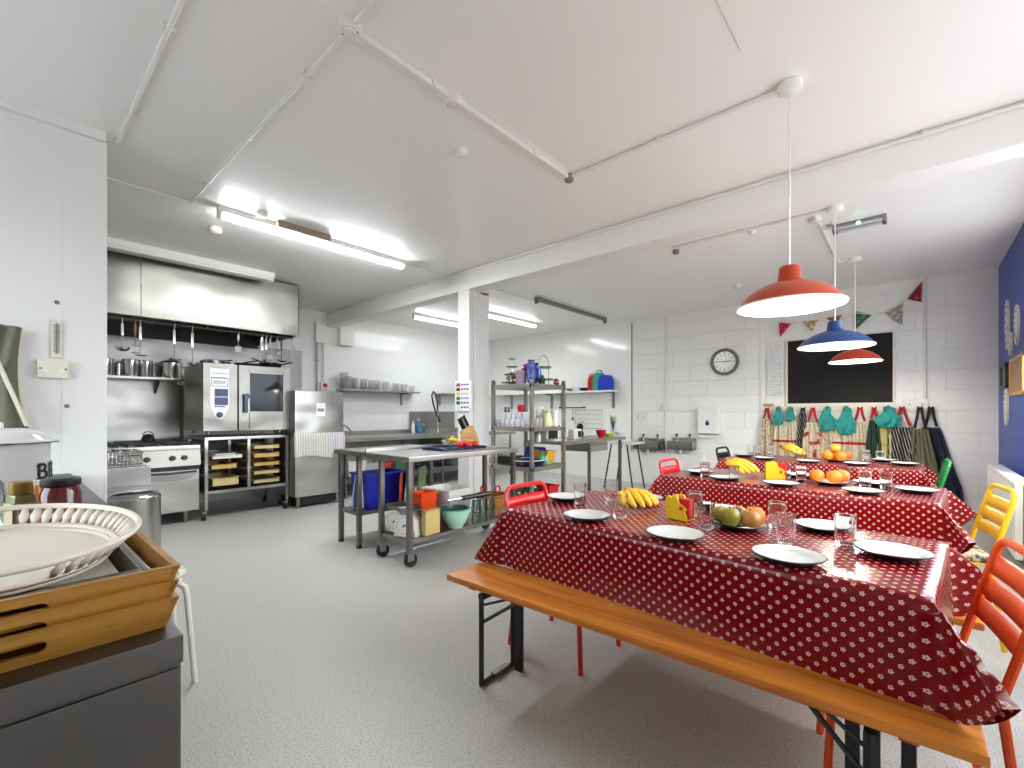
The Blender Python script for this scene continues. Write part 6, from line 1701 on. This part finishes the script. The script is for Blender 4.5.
# jars and bread bin
def dpt(px, d): r_ = ray(px, 413); return Vector((r_[0] * d, r_[1] * d, KZ + .001))
t = thing('preserve_jar', 'jar of dark red preserve with a black lid on the left counter', 'jar', dpt(61, 1.3))
MB().lathe([(0, 0), (.038, 0), (.043, .006), (.044, .12), (.036, .142), (0, .142)], 32).build('preserve', paint((88, 10, 14), .12, 0, .6, .2, 14), t)
MB().lathe([(0, .142), (.041, .142), (.043, .146), (.043, .160), (.039, .165), (0, .165)], 32).build('lid', M_BLACK, t)
MB().lathe([(.0442, .03), (.0448, .03), (.0448, .085), (.0442, .085), (.0442, .03)], 32).build('label', paint((120, 60, 60), .5), t)
t = thing('spice_jar', 'square spice jar with gold lid and dried herbs on the left counter', 'jar', dpt(21, 1.3), .4)
MB().box((0, 0, .06), (.05, .05, .12), bev=.012).build('herbs', paint((150, 150, 106), .25, 0, .5, .25, 40), t)
MB().lathe([(0, .12), (.025, .12), (.025, .15), (.022, .154), (0, .154)], 28).build('lid', paint((140, 112, 44), .35, .3), t)
MB().box((.0, -.0265, .06), (.04, .002, .07)).box((.0265, 0, .06), (.002, .04, .07)).build('label', paint((206, 196, 160), .6), t)
t = thing('small_bottle', 'small orange bottle between spice jar and preserve jar', 'bottle', dpt(37, 1.42)); MB().lathe([(0, 0), (.018, 0), (.018, .10), (.008, .125), (0, .125)], 16).build('body', paint((190, 120, 60), .3), t); MB().lathe([(0, .125), (.009, .125), (.009, .14), (0, .14)], 12).build('cap', M_CREAM, t)
t = thing('glass_jar', 'clear cut glass jar at the left edge of the counter', 'jar', dpt(-14, 1.3))
MB().lathe([(0, 0), (.035, 0), (.04, .01), (.04, .11), (.034, .145), (.018, .165), (0, .17)], 36, flute=12, fdep=.04).build('body', M_GLASSG, t); MB().ell((0, 0, .18), (.014, .014, .016), 12).build('stopper', M_GLASSG, t)
bp = dpt(1, 1.95); th_b = math.atan2(-bp.y, -bp.x)
t = thing('bread_bin', 'white enamel bread bin with black lettering and domed lid', 'bread bin', bp)
RB, HB = .150, .218
MB().lathe([(0, 0), (RB * .97, 0), (RB, .01), (RB, HB), (RB - .004, HB), (RB - .004, .01), (0, .008)], 56).build('body', M_ENAMEL, t)
ld = MB().lathe([(RB + .026, HB + .004), (RB + .026, HB + .010), (RB + .005, HB + .014), (RB * .86, HB + .045), (RB * .5, HB + .065), (0, HB + .068), (0, HB + .06), (RB * .8, HB + .036), (RB, HB + .004), (RB + .026, HB + .004)], 56).build('lid', M_ENAMEL, t)
MB().lathe([(RB + .024, HB + .002), (RB + .028, HB + .002), (RB + .028, HB + .006), (RB + .024, HB + .006), (RB + .024, HB + .002)], 56).build('lid_rim', M_RIMD, ld)
MB().tube([(-.06, 0, HB + .065), (-.05, 0, HB + .085), (.05, 0, HB + .085), (.06, 0, HB + .065)], .007, 8).build('lid_handle', M_CREAM, ld)
for k, chx in enumerate('BREAD'):
    a = th_b + .90 + .40 * k
    o = text_mesh(chx, .10, 'letter', M_BLACK, t, ((RB + .0030) * cos(a), (RB + .0030) * sin(a), .064), (PI / 2, 0, a + PI / 2), .0008, .0006)
    b = MB()
    for zz in (.0025, .0685):
        b.box((-.016, zz * .83, 0), (.024, .006, .0016))
    b.build('serif', M_BLACK, o)
# white tube stool behind the counter
sp = onz(195, 682, 0)
t = thing('tube_stool', 'white tubular metal stool behind the counter', 'stool', (sp.x - .17, sp.y - .17, 0))
for sx_, sy_ in ((1, 1), (1, -1), (-1, 1), (-1, -1)):
    MB().tube([(sx_ * .05, sy_ * .10, .452), (sx_ * .11, sy_ * .125, .452), (sx_ * .135, sy_ * .14, .44), (sx_ * .145, sy_ * .145, .40), (sx_ * .17, sy_ * .17, 0)], .0125, 10).build('leg', M_WHITEG, t)
MB().cyl((0, 0, .455), (0, 0, .47), .16, seg=32).build('seat', M_WHITEG, t)
t2 = thing('seat_pad', 'pale green floral pad on the white tubular stool', 'cushion', (sp.x - .17, sp.y - .17, .4705)); 
pf_ = NT('pale_floral'); pf_.base(pf_.ramp(pf_.noise(pf_.coord(), 30, 3), [(.4, srgb(206, 212, 190)), (.5, srgb(226, 222, 206)), (.62, srgb(150, 170, 120))]), .9)
MB().lathe([(0, 0), (.15, 0), (.165, .02), (.15, .04), (0, .045)], 28).build('pad', pf_.m, t2); MB().tube(arc((0, 0, .02), .166, 0, 2 * PI, 30, 'xy'), .006, 6).build('piping', M_CREAM, t2)
# ================================================================== CAMERA, WORLD, VIEW
cam = bpy.data.cameras.new('camera'); co = bpy.data.objects.new('camera', cam); COL.objects.link(co)
cam.sensor_width = 36; cam.sensor_fit = 'HORIZONTAL'; cam.lens = FOC / 1024 * 36
cam.shift_y = (413 - 384) / 1024
co.location = (0, 0, EYE); co.rotation_euler = (PI / 2, 0, YAW)
cam.clip_start = .02
bpy.context.scene.camera = co
w = bpy.data.worlds.new('world'); bpy.context.scene.world = w; w.use_nodes = True
wt = w.node_tree; tc = wt.nodes.new('ShaderNodeTexCoord'); sp = wt.nodes.new('ShaderNodeSeparateXYZ'); wt.links.new(tc.outputs['Generated'], sp.inputs[0])
rp = wt.nodes.new('ShaderNodeValToRGB'); wt.links.new(sp.outputs[2], rp.inputs[0])      # overcast sky above, made-up yard glow below to lift the ceiling
rp.color_ramp.elements[0].position = -.02; rp.color_ramp.elements[0].color = (.27, .29, .32, 1); rp.color_ramp.elements[1].position = .03; rp.color_ramp.elements[1].color = (.84, .92, 1, 1)
wt.links.new(rp.outputs[0], wt.nodes['Background'].inputs[0]); wt.nodes['Background'].inputs[1].default_value = SKY
sc = bpy.context.scene
sc.view_settings.view_transform = 'Standard'; sc.view_settings.look = 'None'; sc.view_settings.gamma = 1; sc.view_settings.use_curve_mapping = False
sc.view_settings.exposure = EXPOSURE
sc.cycles.use_denoising = True; sc.cycles.max_bounces = 10; sc.cycles.diffuse_bounces = 8; sc.cycles.glossy_bounces = 4; sc.cycles.transmission_bounces = 8
sc.cycles.sample_clamp_indirect = 6; sc.cycles.caustics_reflective = False; sc.cycles.caustics_refractive = False
